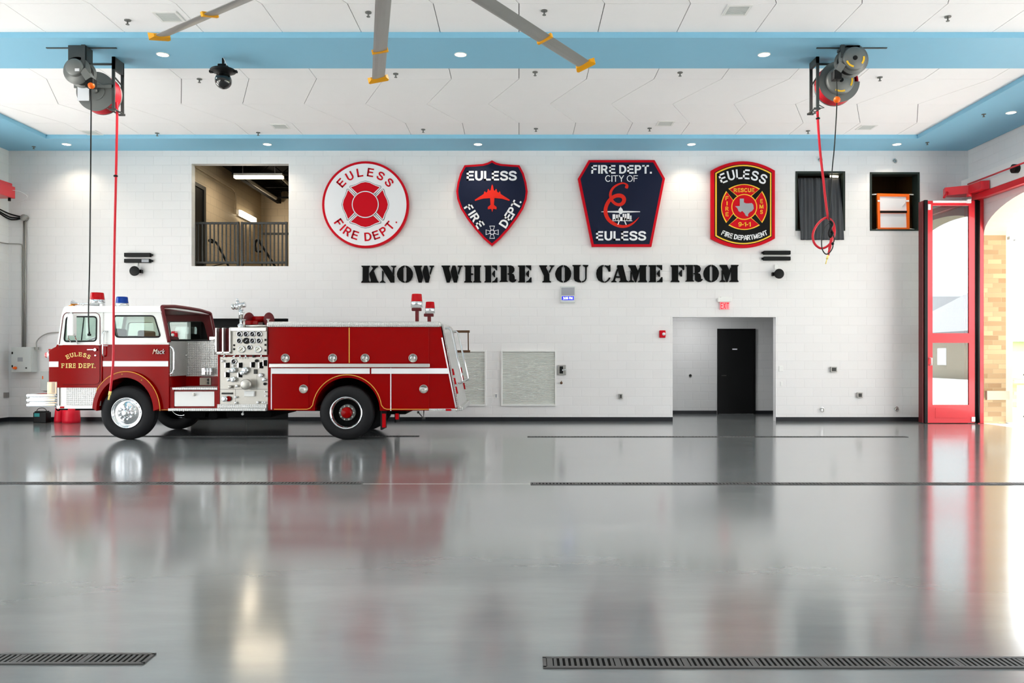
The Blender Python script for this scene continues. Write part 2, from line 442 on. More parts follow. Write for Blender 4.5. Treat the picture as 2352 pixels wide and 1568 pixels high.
# lettering -----------------------------------------------------------------
_tc = {}
def _arc(cx, cy, rx, ry, a0, a1, n=14):
    return ell(cx, cy, rx, ry, a0, a1, n)
def letter_polys(ch, t):
    """grotesque capitals of height 1 with stems of width t: (width, [loops with holes])"""
    h = t * 0.86
    def R_(a, b, c_, d): return [[(a, c_), (b, c_), (b, d), (a, d)]]
    if ch == 'I': return t, [R_(0, t, 0, 1)]
    if ch == 'L': return 0.68, [R_(0, t, 0, 1), R_(0, 0.68, 0, h)]
    if ch == 'T': return 0.78, [R_(0.39 - t / 2, 0.39 + t / 2, 0, 1), R_(0, 0.78, 1 - h, 1)]
    if ch == 'F': return 0.68, [R_(0, t, 0, 1), R_(0, 0.68, 1 - h, 1), R_(0, 0.60, 0.52 - h / 2, 0.52 + h / 2)]
    if ch == 'E': return 0.74, [R_(0, t, 0, 1), R_(0, 0.72, 1 - h, 1), R_(0, 0.67, 0.52 - h / 2, 0.52 + h / 2), R_(0, 0.74, 0, h)]
    if ch == 'X': return 0.8, [[[(0, 1), (t * 1.2, 1), (0.8, 0), (0.8 - t * 1.2, 0)]], [[(0, 0), (t * 1.2, 0), (0.8, 1), (0.8 - t * 1.2, 1)]]]
    if ch == 'U':
        w = 0.80
        return w, [[[(0, 1), (0, 0.36)] + _arc(w / 2, 0.36, w / 2, 0.375, 180, 360)[1:] + [(w, 1), (w - t, 1)] + _arc(w / 2, 0.36, w / 2 - t, 0.375 - h, 360, 180) + [(t, 1)]]]
    if ch == 'O': return 0.96, [[_arc(0.48, 0.5, 0.48, 0.515, 0, 360, 36)[:-1], _arc(0.48, 0.5, 0.48 - t, 0.515 - h, 0, 360, 36)[:-1]]]
    if ch == 'C': return 0.88, [[_arc(0.46, 0.5, 0.46, 0.515, 38, 322, 32) + _arc(0.46, 0.5, 0.46 - t, 0.515 - h, 318, 42, 32)]]
    if ch == 'D': return 0.82, [[[(0, 0), (0.36, 0)] + _arc(0.36, 0.5, 0.46, 0.5, -90, 90, 22)[1:-1] + [(0.36, 1), (0, 1)], [(t, h), (0.35, h)] + _arc(0.35, 0.5, 0.47 - t, 0.5 - h, -90, 90, 22)[1:-1] + [(0.35, 1 - h), (t, 1 - h)]]]
    if ch in 'PR':
        b = 0.38 if ch == 'P' else 0.40; cy = (1 + b) / 2; ry = (1 - b) / 2; w = 0.74
        pol = [[[(0, 0), (t, 0), (t, b), (w - 0.30, b)] + _arc(w - 0.30, cy, 0.30, ry, -90, 90, 18)[1:-1] + [(w - 0.30, 1), (0, 1)], [(t, b + h), (w - 0.31, b + h)] + _arc(w - 0.31, cy, 0.31 - t, ry - h, -90, 90, 18)[1:-1] + [(w - 0.31, 1 - h), (t, 1 - h)]]]
        if ch == 'R': pol.append([[(0.33, b + 0.03), (0.33 + t * 1.15, b + 0.05), (0.82, 0), (0.82 - t * 1.2, 0)]]); w = 0.82
        return w, pol
    if ch == 'Y': return 0.86, [[[(0, 1), (t * 1.18, 1), (0.43, 0.60), (0.86 - t * 1.18, 1), (0.86, 1), (0.43 + t / 2, 0.40), (0.43 + t / 2, 0), (0.43 - t / 2, 0), (0.43 - t / 2, 0.40)]]]
    if ch == 'A': return 0.92, [[[(0, 0), (t * 1.05, 0), (0.46 + t * 0.1, 0.86), (0.46 + t * 0.55, 1), (0.46 - t * 0.55, 1)]], [[(0.92, 0), (0.92 - t * 1.05, 0), (0.46 - t * 0.1, 0.86), (0.46 - t * 0.55, 1), (0.46 + t * 0.55, 1)]], R_(0.2, 0.72, 0.22, 0.22 + h * 0.9)]
    if ch == 'N': return 0.82, [R_(0, t, 0, 1), R_(0.82 - t, 0.82, 0, 1), [[(0, 1), (t * 1.15, 1), (0.82, 0), (0.82 - t * 1.15, 0)]]]
    if ch == 'M': return 0.98, [R_(0, t * 0.95, 0, 1), R_(0.98 - t * 0.95, 0.98, 0, 1), [[(0, 1), (t * 1.3, 1), (0.49 + t * 0.45, 0), (0.49 - t * 0.45, 0)]], [[(0.98, 1), (0.98 - t * 1.3, 1), (0.49 - t * 0.45, 0), (0.49 + t * 0.45, 0)]]]
    if ch == '-': return 0.36, [R_(0, 0.36, 0.34, 0.34 + h)]
    if ch == '.': return t, [R_(0, t, 0, t)]
    if ch == '1': return 0.42, [R_(0.42 - t, 0.42, 0, 1), [[(0, 0.78), (0.42 - t * 0.5, 1), (0.42 - t * 0.5, 1 - h * 1.2), (0, 0.78 - h * 0.8)]]]
    path = {'S': [(0.70, 0.71), (0.63, 0.855), (0.40, 0.92), (0.18, 0.87), (0.095, 0.73), (0.17, 0.605), (0.40, 0.52), (0.62, 0.43), (0.70, 0.28), (0.62, 0.135), (0.38, 0.08), (0.14, 0.14), (0.06, 0.31)],
            '9': [(0.08, 0.2), (0.2, 0.09), (0.42, 0.09), (0.58, 0.25), (0.62, 0.55), (0.58, 0.8), (0.36, 0.92), (0.15, 0.82), (0.09, 0.65), (0.18, 0.48), (0.36, 0.42), (0.54, 0.5), (0.62, 0.62)]}[ch]
    sp_ = smooth_path([(a, b, 0) for a, b in path], 4); n = len(sp_); L1, L2 = [], []
    for i in range(n):
        d = (sp_[min(n - 1, i + 1)] - sp_[max(0, i - 1)]).normalized(); nn = Vector((-d.y, d.x)) * t * 0.47
        L1.append((sp_[i].x + nn.x, sp_[i].y + nn.y)); L2.append((sp_[i].x - nn.x, sp_[i].y - nn.y))
    return 0.77 if ch == 'S' else 0.7, [[[L1[i], L1[i + 1], L2[i + 1], L2[i]]] for i in range(n - 1)]
STROKE_CHARS = set('IELTFUOCDPRYANM-.1S9X ')
def glyphs(text, bold=0.0):
    """flat outline mesh of a text in its own x,y plane: (verts, faces)"""
    key = (text, bold)
    if key not in _tc:
        if set(text) <= STROKE_CHARS:
            t = 0.13 if bold <= 0 else 0.17 if bold < 0.013 else 0.19 if bold < 0.02 else 0.215
            mb = MB(); x = 0.0
            for ch in text:
                if ch == ' ': x += 0.30; continue
                w, pol = letter_polys(ch, t)
                for loops in pol: mb.prism([[(a + x, b) for a, b in lp] for lp in loops], -0.05, 0.05, 'z')
                x += w + 0.11
            _tc[key] = (mb.v, mb.f)
            return _tc[key]
        cu = bpy.data.curves.new('t', 'FONT'); cu.body = text; cu.offset = bold; cu.resolution_u = 4; cu.fill_mode = 'BOTH'; cu.extrude = 0.05
        o = bpy.data.objects.new('t', cu); COL.objects.link(o)
        bpy.context.view_layer.update()
        me = bpy.data.meshes.new_from_object(o.evaluated_get(bpy.context.evaluated_depsgraph_get()))
        _tc[key] = ([v.co.copy() for v in me.vertices], [list(p.vertices) for p in me.polygons])
        bpy.data.objects.remove(o); bpy.data.meshes.remove(me); bpy.data.curves.remove(cu)
    return _tc[key]
def put_text(mb, text, cx, cz, w, h, y0, y1, bold=0.0, rot=0.0, shear=0.0):
    """text fitted into w x h about (cx, cz) on a plane facing the camera (towards -Y), between y0 (front) and y1 (back)"""
    v, f = glyphs(text, bold)
    x0 = min(p.x for p in v); x1 = max(p.x for p in v); a0 = min(p.y for p in v); a1 = max(p.y for p in v)
    sx = w / (x1 - x0); sz = h / (a1 - a0)
    if w <= 0: sx = sz
    ca, sa = math.cos(rot), math.sin(rot); out = []
    for p in v:
        lx = (p.x - (x0 + x1) / 2) * sx; lz = (p.y - (a0 + a1) / 2) * sz; lx += shear * lz
        out.append((cx + lx * ca - lz * sa, y0 if p.z > 0 else y1, cz + lx * sa + lz * ca))
    mb.add(out, f); return mb
def arc_text(mb, text, cx, cz, R, h, y0, y1, a_mid, a_step, bold=0.0, below=False, wfac=1.0, slab=False):
    """letters set round a circle; angles in degrees, a_mid = middle of the word"""
    n = len(text); adv = []
    for ch in text:
        if ch == ' ': adv.append(0.55)
        elif ch in 'I.': adv.append(0.5)
        else: adv.append(1.0)
    tot = sum(adv); pos = 0
    for ch, a in zip(text, adv):
        t = (pos + a / 2 - tot / 2) * a_step; pos += a
        ang = math.radians(a_mid + t) if below else math.radians(a_mid - t)
        if ch == ' ': continue
        x = cx + R * math.cos(ang); z = cz + R * math.sin(ang)
        rot = ang + PI / 2 if below else ang - PI / 2
        hh = h; dz = 0.0
        v, f = glyphs(ch, bold)
        wd = (max(p.x for p in v) - min(p.x for p in v)); ht = (max(p.y for p in v) - min(p.y for p in v))
        if ch == '.':
            hh = h * 0.17; dz = -0.41 * h
            x += -math.sin(rot) * dz; z += math.cos(rot) * dz
        w = wd / ht * hh * wfac
        (put_slab if slab and ch != '.' else put_text)(mb, ch, x, z, w, hh, y0, y1, bold, rot)
    return mb
def put_slab(mb, ch, cx, cz, w, h, y0, y1, bold=0.0, rot=0.0):
    """a bold letter with slab serifs"""
    put_text(mb, ch, cx, cz, w, h, y0, y1, bold, rot)
    B = []
    t = 0.13; e = 0.16
    if ch in 'EFLPRDB': B += [(-e, 0.1, 0, t), (-e, 0.1, 1 - t, 1)]
    if ch in 'FPR': B += [(0.1, 0.46, 0, t)]
    if ch == 'R': B += [(0.8, 1.1, 0, t)]
    if ch == 'I': B += [(-0.55, 1.55, 0, t), (-0.55, 1.55, 1 - t, 1)]
    if ch == 'T': B += [(0.22, 0.78, 0, t), (0, 0.12, 0.68, 1), (0.88, 1, 0.68, 1)]
    if ch == 'U': B += [(-0.14, 0.38, 1 - t, 1), (0.66, 1.14, 1 - t, 1)]
    if ch in 'EF': B += [(0.88, 1.0, 0.66, 1)]
    if ch in 'EL': B += [(0.88, 1.0, 0, 0.36)]
    ca, sa = math.cos(rot), math.sin(rot)
    for a0, a1, b0, b1 in B:
        q = [((u - 0.5) * w, (v - 0.5) * h) for u, v in ((a0, b0), (a1, b0), (a1, b1), (a0, b1))]
        mb.prism([(cx + x * ca - z * sa, cz + x * sa + z * ca) for x, z in q], y0, y1)
    return mb
def ribbon(mb, pts, y0, y1):
    """flat stroke of varying width; pts are (x, z, width)"""
    n = len(pts)
    for i in range(n - 1):
        a = Vector(pts[i][:2]); b = Vector(pts[i + 1][:2])
        def nrm(k):
            p = Vector(pts[max(0, k - 1)][:2]); q = Vector(pts[min(n - 1, k + 1)][:2]); d = (q - p).normalized(); return Vector((-d.y, d.x))
        na, nb = nrm(i), nrm(i + 1); wa, wb = pts[i][2] / 2, pts[i + 1][2] / 2
        q = [a + na * wa, b + nb * wb, b - nb * wb, a - na * wa]
        mb.prism([(p.x, p.y) for p in q], y0 - 0.00004 * i, y1)
    return mb

# ================================================================== THE SETTING
BW = WY
def bx(px): return PX(px, BW)
def bz(py): return PZ(py, BW)

# floor -----------------------------------------------------------------
mb = MB(); mb.box(XL, XR + 0.02, YF, WY, -0.2, 0.0); mb.box(-10.5, 8.5, WY, 25, -0.2, 0.0)
mb.box(-1.8, 0.14, 9.43, 9.442, -0.01, 0.0008, mi=1)
struct('floor', mb, [M['floor'], M['concrete']], 'polished glossy grey concrete floor of the engine bay', 'floor')
# back wall -------------------------------------------------------------
dl0, dl1, dlz = bx(430), bx(662), bz(731)
dr0, dr1, drz = bx(1545), bx(1782), bz(728)
outl = [(XL - 0.4, 0), (dl0, 0), (dl0, dlz), (dl1, dlz), (dl1, 0), (dr0, 0), (dr0, drz), (dr1, drz), (dr1, 0), (XR + 0.5, 0), (XR + 0.5, 6.7), (XL - 0.4, 6.7)]
def hole(a, b, c, d): return [(bx(a), bz(d)), (bx(b), bz(d)), (bx(b), bz(c)), (bx(a), bz(c))]
H_ST, H_W1, H_W2 = hole(440, 663, 376, 611), hole(1827, 1941, 393.5, 530), hole(1998, 2112, 395.5, 530)
mb = MB().prism([outl, H_ST, H_W1, H_W2], WY, WY + WT)
struct('wall_back', mb, M['wall'], 'white painted block wall behind the fire engine with signs on it')
# side walls ------------------------------------------------------------
def sidewall(name, x0, x1, bays, label):
    o = [(YF, 0)]
    for by, hw in sorted(bays):
        o += [(by - hw, 0), (by - hw, SPRING)] + ell(by, SPRING, hw, RISE, 180, 0, 24)[1:-1] + [(by + hw, SPRING), (by + hw, 0)]
    o += [(WY, 0), (WY, 6.7), (YF, 6.7)]
    mb = MB().prism([o], x0, x1, 'x', 0, 1)
    for i, f in enumerate(mb.f):
        if len(f) == 4:
            zc = sum(mb.v[k].z for k in f) / 4
            if zc > SPRING and zc < 5.5: mb.mi[i] = 2
    struct(name, mb, [M['wall_y'], M['stone'], M['stucco']], label)
sidewall('wall_right', XR + 0.02, XO, [(b, HALF) for b in BAYS], 'white side wall with arched bay opening lined in tan stone')
sidewall('wall_left', XL - 0.4, XL, BAYS_LEFT, 'white side wall at the left edge behind the truck cab')
mb = MB().box(XL - 0.4, XO, YF - 0.2, YF, 0, 6.7)
struct('wall_front', mb, M['wall'], 'white wall behind the viewer')
# cream stone sill band and pier base outside the right opening
# ceiling ---------------------------------------------------------------
mb = MB()
def panels(rows, offs, x_lo, x_hi, step=1.163):
    g = 0.006
    for (ya, yb), (oa, ob) in zip(rows, offs):
        k0 = int(math.floor(x_lo / step)) - 1; k1 = int(math.ceil(x_hi / step)) + 1
        for k in range(k0, k1):
            q = []
            for x, o, y, sx, sy in ((k * step, oa, ya, 1, 1), ((k + 1) * step, oa, ya, -1, 1), ((k + 1) * step, ob, yb, -1, -1), (k * step, ob, yb, 1, -1)):
                q.append((min(max(x + o + sx * g, x_lo), x_hi), y + sy * g * 0.6))
            if abs(q[0][0] - q[1][0]) < 0.03 and abs(q[2][0] - q[3][0]) < 0.03: continue
            mb.prism(q, ZC, ZC + 0.02, 'z', 0)
panels([(13.35, 14.1), (14.1, 15.5), (15.5, 16.75), (16.75, 17.63)], [(0, 0), (0, -0.58), (-0.58, 0), (0, 0)], -10.19, 8.59)
panels([(11.1, 12.07), (9.7, 11.1), (8.5, 9.7), (7.8, 8.5)], [(0, 0), (-0.58, 0), (0, -0.58), (0, 0)], -10.19, 8.59)
mb.box(XL - 0.2, XR + 0.2, 7.7, WY, ZC + 0.02, 6.6, mi=1)
mb.box(XL - 0.2, XR + 0.2, YF, 7.8, ZC, 6.6, mi=0)
struct('ceiling', mb, [M['ceiling'], M['joint']], 'white panelled ceiling with fine zigzag joints', 'ceiling')
mb = MB()
mb.box(XL, XR, 17.63, WY, ZS, ZC + 0.05).box(XL, XR, 12.07, 13.35, ZS, ZC + 0.05)
mb.box(XL, -10.19, YF, 17.64, ZS + 0.0005, ZC + 0.05).box(8.59, XR, YF, 17.64, ZS + 0.0005, ZC + 0.05)
mb.box(-10.2, 8.6, 6.5, 7.8, ZS, ZC + 0.05).box(-10.2, 8.6, 0.95, 2.2, ZS, ZC + 0.05)
struct('trim_1', mb, M['blue'], 'sky blue soffit bands crossing and edging the ceiling', 'ceiling trim')
# baseboards ------------------------------------------------------------
mb = MB()
for a, b in ((XL, dl0), (dl1, dr0), (dr1, XR)): mb.box(a, b, WY - 0.014, WY, 0, 0.095)
struct('baseboard_back', mb, M['base'], 'black rubber baseboard along the white back wall', 'baseboard')
mb = MB().box(XL, XL + 0.014, 18.06, WY - 0.014, 0, 0.095)
struct('baseboard_left', mb, M['base'], 'short black baseboard at the left corner', 'baseboard')

# hall behind the right doorway ------------------------------------------
HD = 21.1
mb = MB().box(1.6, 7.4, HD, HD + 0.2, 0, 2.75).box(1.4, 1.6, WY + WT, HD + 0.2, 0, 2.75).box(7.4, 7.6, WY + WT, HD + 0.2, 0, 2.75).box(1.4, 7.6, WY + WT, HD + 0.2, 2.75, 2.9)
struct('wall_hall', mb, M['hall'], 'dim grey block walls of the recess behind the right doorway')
mb = MB().box(1.6, PX(1646, HD), HD - 0.014, HD, 0, 0.085).box(PX(1735, HD), 7.4, HD - 0.014, HD, 0, 0.085)
struct('baseboard_hall', mb, M['base'], 'black baseboard inside the right doorway recess', 'baseboard')
d = thing('door_2', 'black door closed at the back of the right doorway recess', 'door', (PX(1690, HD), HD - 0.03, 0), kind='structure')
a0, a1, az = PX(1650, HD), PX(1731, HD), PZ(757.5, HD)
part('door_leaf', MB().box(a0, a1, HD - 0.045, HD - 0.005, 0.01, az, 0.004), M['black'], d)
mb = MB().box(PX(1647, HD), a0, HD - 0.06, HD - 0.001, 0, az).box(a1, PX(1734, HD), HD - 0.06, HD - 0.001, 0, az).box(PX(1647, HD), PX(1734, HD), HD - 0.06, HD - 0.001, az, az + 0.03)
part('door_frame', mb, M['black'], d)
part('name_plate', MB().box(PX(1681, HD), PX(1692, HD), HD - 0.052, HD - 0.044, PZ(803, HD), PZ(800.5, HD)), M['sign_white'], d, 'small white plate')
part('door_handle', MB().cyl((PX(1657, HD), HD - 0.05, PZ(862, HD)), (PX(1657, HD), HD - 0.1, PZ(862, HD)), 0.012).box(PX(1656, HD), PX(1666, HD), HD - 0.11, HD - 0.095, PZ(863, HD), PZ(861, HD)), M['dark'], d)
solo('wall_button', MB().cyl((PX(1585.5, HD), HD, PZ(862, HD)), (PX(1585.5, HD), HD - 0.03, PZ(862, HD)), 0.033, n=20), M['black'], 'small round black fitting on grey wall left of the black recess door', 'wall fitting')
# dark doorway behind the truck -------------------------------------------
LD = 19.3
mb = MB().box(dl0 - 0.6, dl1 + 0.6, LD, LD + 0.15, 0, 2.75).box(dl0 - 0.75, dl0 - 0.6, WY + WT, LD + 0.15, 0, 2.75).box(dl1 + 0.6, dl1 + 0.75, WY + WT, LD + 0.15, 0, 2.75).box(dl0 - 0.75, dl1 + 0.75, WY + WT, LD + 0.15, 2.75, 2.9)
struct('wall_alcove', mb, M['black'], 'recess walls behind the fire engine, coloured black to stand in for shade')  # unlit recess: its darkness is put into the wall colour
d = thing('door_3', 'black double door in the recess behind the fire engine', 'door', ((dl0 + dl1) / 2, LD - 0.03, 0), kind='structure')
for a, b in ((dl0 + 0.05, (dl0 + dl1) / 2 - 0.005), ((dl0 + dl1) / 2 + 0.005, dl1 - 0.05)):
    part('door_leaf', MB().box(a, b, LD - 0.05, LD - 0.005, 0.01, 2.2, 0.004), M['black'], d)
# stair landing behind the upper opening ------------------------------------
SX0, SX1, SD, SZ0, SZ1 = -7.62, -4.3, 24.2, 3.5, 6.36
mb = MB().box(SX0 - 0.2, SX0, WY + WT, SD, SZ0, SZ1).box(SX0 - 0.2, SX1 + 0.2, SD, SD + 0.2, SZ0, SZ1).box(SX1, SX1 + 0.2, WY + WT, SD, SZ0, SZ1)
struct('wall_landing', mb, M['stair'], 'warm lit block walls of the stair landing seen through the upper opening')
struct('floor_landing', MB().box(SX0 - 0.2, SX1 + 0.2, WY + WT, SD + 0.2, SZ0 - 0.2, SZ0), M['dark'], 'dark landing floor behind the upper opening', 'floor')
struct('ceiling_landing', MB().box(SX0 - 0.2, SX1 + 0.2, WY + WT, SD + 0.2, SZ1, SZ1 + 0.15), M['dull_black'], 'dark deck over the stair landing', 'ceiling')
mb = MB()
for y in (20.4, 22.0, 23.5):
    mb.box(SX0 + 0.55, SX1, y, y + 0.05, 6.26, 6.33).box(SX0 + 0.55, SX1, y, y + 0.05, 6.02, 6.07)
    k = 0
    while SX0 + 0.6 + k * 0.28 < SX1 - 0.3:
        xa = SX0 + 0.6 + k * 0.28; za, zb = (6.05, 6.29) if k % 2 == 0 else (6.29, 6.05)
        mb.tube([(xa, y + 0.025, za), (xa + 0.28, y + 0.025, zb)], 0.012, 6); k += 1
mb.box(SX0 + 0.5, SX0 + 0.62, 20.3, 24.1, 5.98, 6.34)
struct('trim_2', mb, M['dull_black'], 'black open web roof joists over the stair landing', 'roof joists')
mb = MB().tube([P(561, 407, 20.9), P(634, 455, 23.0)], 0.045, 8).tube([P(640, 400, 20.9), P(664, 424, 22.0)], 0.04, 8)
struct('trim_3', mb, M['conduit'], 'bare steel channels crossing under the landing deck', 'steel channel')
d = thing('door_4', 'black door on the left wall of the stair landing', 'door', (SX0, 19.4, SZ0), kind='structure')
part('door_leaf', MB().box(SX0 - 0.001, SX0 + 0.03, 18.92, 19.66, SZ0, 5.47), M['black'], d)
part('door_frame', MB().box(SX0 - 0.001, SX0 + 0.06, 19.66, 19.78, SZ0, 5.56).box(SX0 - 0.001, SX0 + 0.06, 18.88, 19.66, 5.47, 5.56), M['dark'], d)
# room behind the two right windows -----------------------------------------
mb = MB().box(6.1, 9.4, 20.4, 20.55, 4.1, 6.1).box(5.95, 6.1, WY + WT, 20.55, 4.1, 6.1).box(9.4, 9.55, WY + WT, 20.55, 4.1, 6.1).box(7.72, 7.82, WY + WT, 20.4, 4.1, 6.1).box(5.95, 9.55, WY + WT, 20.55, 3.95, 4.1).box(5.95, 9.55, WY + WT, 20.55, 6.1, 6.25)
struct('wall_tower', mb, M['brown'], 'brown walls of the training tower room behind the two upper right openings')
def winframe(name, hl, label):
    x0, z0 = hl[0]; x1, z1 = hl[2]
    t = 0.045
    mb = MB()
    mb.box(x0, x0 + t * 0.9, WY - 0.012, WY + 0.26, z0, z1).box(x1 - t, x1, WY - 0.012, WY + 0.26, z0, z1).box(x0 + t * 0.9, x1 - t, WY - 0.012, WY + 0.26, z1 - t, z1).box(x0 + t * 0.9, x1 - t, WY - 0.012, WY + 0.26, z0, z0 + t * 0.8)
    return struct(name, mb, M['frame_green'], label, 'window')
winframe('window_1', H_W1, 'dark green frame of the open window holding a charcoal curtain')
winframe('window_2', H_W2, 'dark green frame of the open window holding an orange prop frame')

# right bay door: red track beam, jamb, fascia ---------------------------------
mb = MB()
XB = 10.06
mb.box(XB, XR + 0.02, 13.4, 18.2, 4.94, 5.06, 0.01).box(XB - 0.02, XB + 0.02, 13.4, 18.2, 4.92, 4.95)
mb.box(10.12, XR + 0.02, 18.05, 18.12, 0, 4.95, 0.006).box(10.12, XR + 0.02, 13.68, 13.75, 0, 4.95, 0.006)
struct('trim_4', mb, M['red_door'], 'red steel track beam and jamb round the right bay opening', 'door frame')
struct('trim_5', MB().box(10.09, XR + 0.02, 13.3, WY, 5.07, 5.475, 0.004), M['white_matte'], 'white fascia band over the right bay opening', 'fascia')
mb = MB().cyl((10.09, 18.0, 0.02), (10.09, 18.0, 4.9), 0.045, n=14)
struct('trim_6', mb, M['black'], 'black rubber door seal standing along the right jamb', 'door seal')

# outdoors ------------------------------------------------------------------
struct('ground_apron', MB().box(XO - 0.06, 34, -60, 40, -0.25, -0.02), M['concrete'], 'sunlit pale concrete apron outside the right bay', 'pavement')
struct('ground_west', MB().box(-60, XL - 0.02, -60, 60, -0.25, -0.02), M['concrete'], 'pale concrete drive outside the left bays', 'pavement')
struct('ground_lawn', MB().box(34, 120, -90, 90, -0.25, -0.01), M['grass'], 'green lawn beyond the apron', 'lawn')

struct('added_shade_roof', MB().box(XO, XO + 4.6, 12.0, 19.0, 5.62, 5.9).box(XO, XO + 1.6, YF, 12.0, 5.62, 5.9), M['stucco'], 'added unseen roof shading the apron outside the right bay', 'roof')  # made-up roof out of view, added to cut daylight on the right wall

# ================================================================== THE FIRE ENGINE
D0, D1 = 14.45, 16.75
def tx(px): return PX(px, D0)
def tz(py): return PZ(py, D0)
def tp(pts): return [(tx(a), tz(b)) for a, b in pts]
def tv(px, py, dy=0.0): return Vector((tx(px), D0 + dy, tz(py)))
PXM = D0 / F                                       # metres per pixel on the near side of the truck
truck = thing('fire_engine', 'vintage red and white fire engine parked along the back wall, cab facing left', 'fire engine', (tx(570), 15.6, 0))
def bev(o, w, seg=3, ang=35):
    m = o.modifiers.new('bevel', 'BEVEL'); m.width = w; m.segments = seg; m.limit_method = 'ANGLE'; m.angle_limit = math.radians(ang); m.use_clamp_overlap = True
    return o
def tpart(name, mb, m, parent=None, label=None): return part(name, mb, m, parent or truck, label)

# cab --------------------------------------------------------------------
arch_f = tp(ell(291, 943, 65, -76, 0, 180, 24))
low = tp([(131, 790.5), (388, 790.5), (388, 943)]) + arch_f + tp([(218, 937), (222, 890), (131, 890), (112, 880), (112, 806), (120, 800), (128, 796)])
cab = tpart('cab_body', MB().prism([low], D0, D1), M['red']); bev(cab, 0.035)
win_d = roundpoly(tp([(153, 727), (222, 727), (221, 783), (147, 784)]), 0.06)
win_r = roundpoly(tp([(259, 725), (354, 725), (369, 774), (266, 774)]), 0.06)
up = tp([(131, 791), (143, 714), (147, 706), (153, 702.5), (371, 702.5), (388, 791)])
mb = MB().prism([up, win_d, win_r], D0, D0 + 0.045).prism([up, win_d, win_r], D1 - 0.045, D1)
roof = tp([(143, 714), (147, 706), (153, 702.5), (371, 702.5), (371.5, 707), (156, 707), (150, 714)])
mb.prism([roof], D0 + 0.045, D1 - 0.045)
mb.prism([tp([(129.5, 797), (143, 714), (146.5, 714), (133, 797)])], D0 + 0.045, D0 + 0.12).prism([tp([(129.5, 797), (143, 714), (146.5, 714), (133, 797)])], D1 - 0.12, D1 - 0.045)
tpart('cab_top', mb, M['white'], label='white upper half of the cab')
tpart('windshield', MB().prism([tp([(129.5, 797), (143, 714), (144.5, 714), (131, 797)])], D0 + 0.12, D1 - 0.12), M['glass'])
tpart('drip_rail', MB().box(tx(150), tx(372), D0 - 0.025, D0 + 0.005, tz(717.5), tz(715.5), 0.004), M['white'])
for y0 in (D0 + 0.02, D1 - 0.03):
    tpart('door_window_glass', MB().prism([win_d], y0, y0 + 0.005), M['glass'])
    tpart('rear_window_glass', MB().prism([win_r], y0, y0 + 0.005), M['glass'])
for y0 in (D0 - 0.002, D1 + 0.002):
    for w in (win_d, win_r): tpart('window_gasket', MB().tube([(p[0], y0, p[1]) for p in w], 0.013, 6, closed=True), M['black'])
tpart('vent_bar', MB().tube([tv(191, 727, 0.03), tv(185, 781, 0.03)], 0.01, 6), M['black'])
# belt trim and stripes
tpart('belt_trim', MB().box(tx(236), tx(388), D0 - 0.01, D0, tz(788), tz(785.5), 0.002).box(tx(135), tx(232), D0 - 0.01, D0, tz(792.5), tz(790.5)), M['white'])
tpart('cab_stripe', MB().box(tx(236.5), tx(386.5), D0 - 0.006, D0 + 0.002, tz(841.3), tz(829)).box(tx(113), tx(134.5), D0 - 0.006, D0 + 0.002, tz(842.5), tz(830)).box(tx(112) - 0.004, tx(112) + 0.01, D0 + 0.03, D1 - 0.03, tz(842.5), tz(830)), M['stripe'], label='white stripe on the cab')
# door
dr = roundpoly(tp([(136, 792), (229.5, 792), (229.5, 882), (136, 882)]), 0.08)
seam = [tv(136.3, 792, -0.004), tv(136.3, 872, -0.004), tv(138.5, 879, -0.004), tv(146, 882, -0.004), tv(219, 882, -0.004), tv(227, 879, -0.004), tv(229.5, 872, -0.004), tv(230, 730, -0.004), tv(227.5, 722, -0.004), tv(221, 718.2, -0.004), tv(153, 718.2, -0.004), tv(148, 721, -0.004), tv(145, 727, -0.004), tv(136.3, 792, -0.004)]
door = tpart('cab_door', MB().prism([dr], D0 - 0.012, D0 + 0.01).tube(seam, 0.006, 6, mi=1), [M['red'], M['crimson']])
tpart('door_handle', MB().box(tx(203), tx(217), D0 - 0.05, D0 - 0.035, tz(804), tz(801.5), 0.004).cyl(tv(221, 803, -0.05), tv(221, 803, 0), 0.024), M['chrome'], door)
tpart('door_lock', MB().cyl(tv(220.5, 816, -0.03), tv(220.5, 816, 0), 0.013), M['chrome'], door)
tpart('door_lettering', arc_text(MB(), 'EULESS', tx(180.8), tz(868), 54.6 * PXM, 9.4 * PXM, D0 - 0.018, D0 - 0.01, 90, 10.5, 0.012, wfac=0.95, slab=True), M['gold'], door, 'gold arched lettering on the door')
for wd in ((('F', 142.7, 149), ('I', 153.2, 155.2), ('R', 159.5, 167), ('E', 169.3, 174.5)), (('D', 182.5, 190.2), ('E', 193.3, 199.3), ('P', 202.2, 208.8), ('T', 209.8, 217.2), ('.', 0, 0))):
    mb = MB()
    for ch, a, b in wd:
        if ch == '.': mb.cyl(tv(219.3, 844, -0.018), tv(219.3, 844, -0.01), 0.009, n=10)
        else: put_slab(mb, ch, tx((a + b) / 2), tz(839.5), (b - a) * PXM, 10.6 * PXM, D0 - 0.018, D0 - 0.01, 0.012)
    tpart('door_lettering', mb, M['gold'], door, 'gold straight lettering on the door')
tpart('badge', put_text(MB(), 'Mack', tx(366.5), tz(807), 27 * PXM, 11.5 * PXM, D0 - 0.02, D0 - 0.001, 0.0, 0.0, 0.28), M['chrome'], label='chrome script badge')
tpart('pillar_seam', MB().tube([tv(236.3, 716, -0.006), tv(236.3, 788, -0.006)], 0.016, 8), M['white'])
tpart('pillar_seam', MB().tube([tv(235, 792, -0.003), tv(235, 880, -0.003)], 0.012, 8), M['red'])
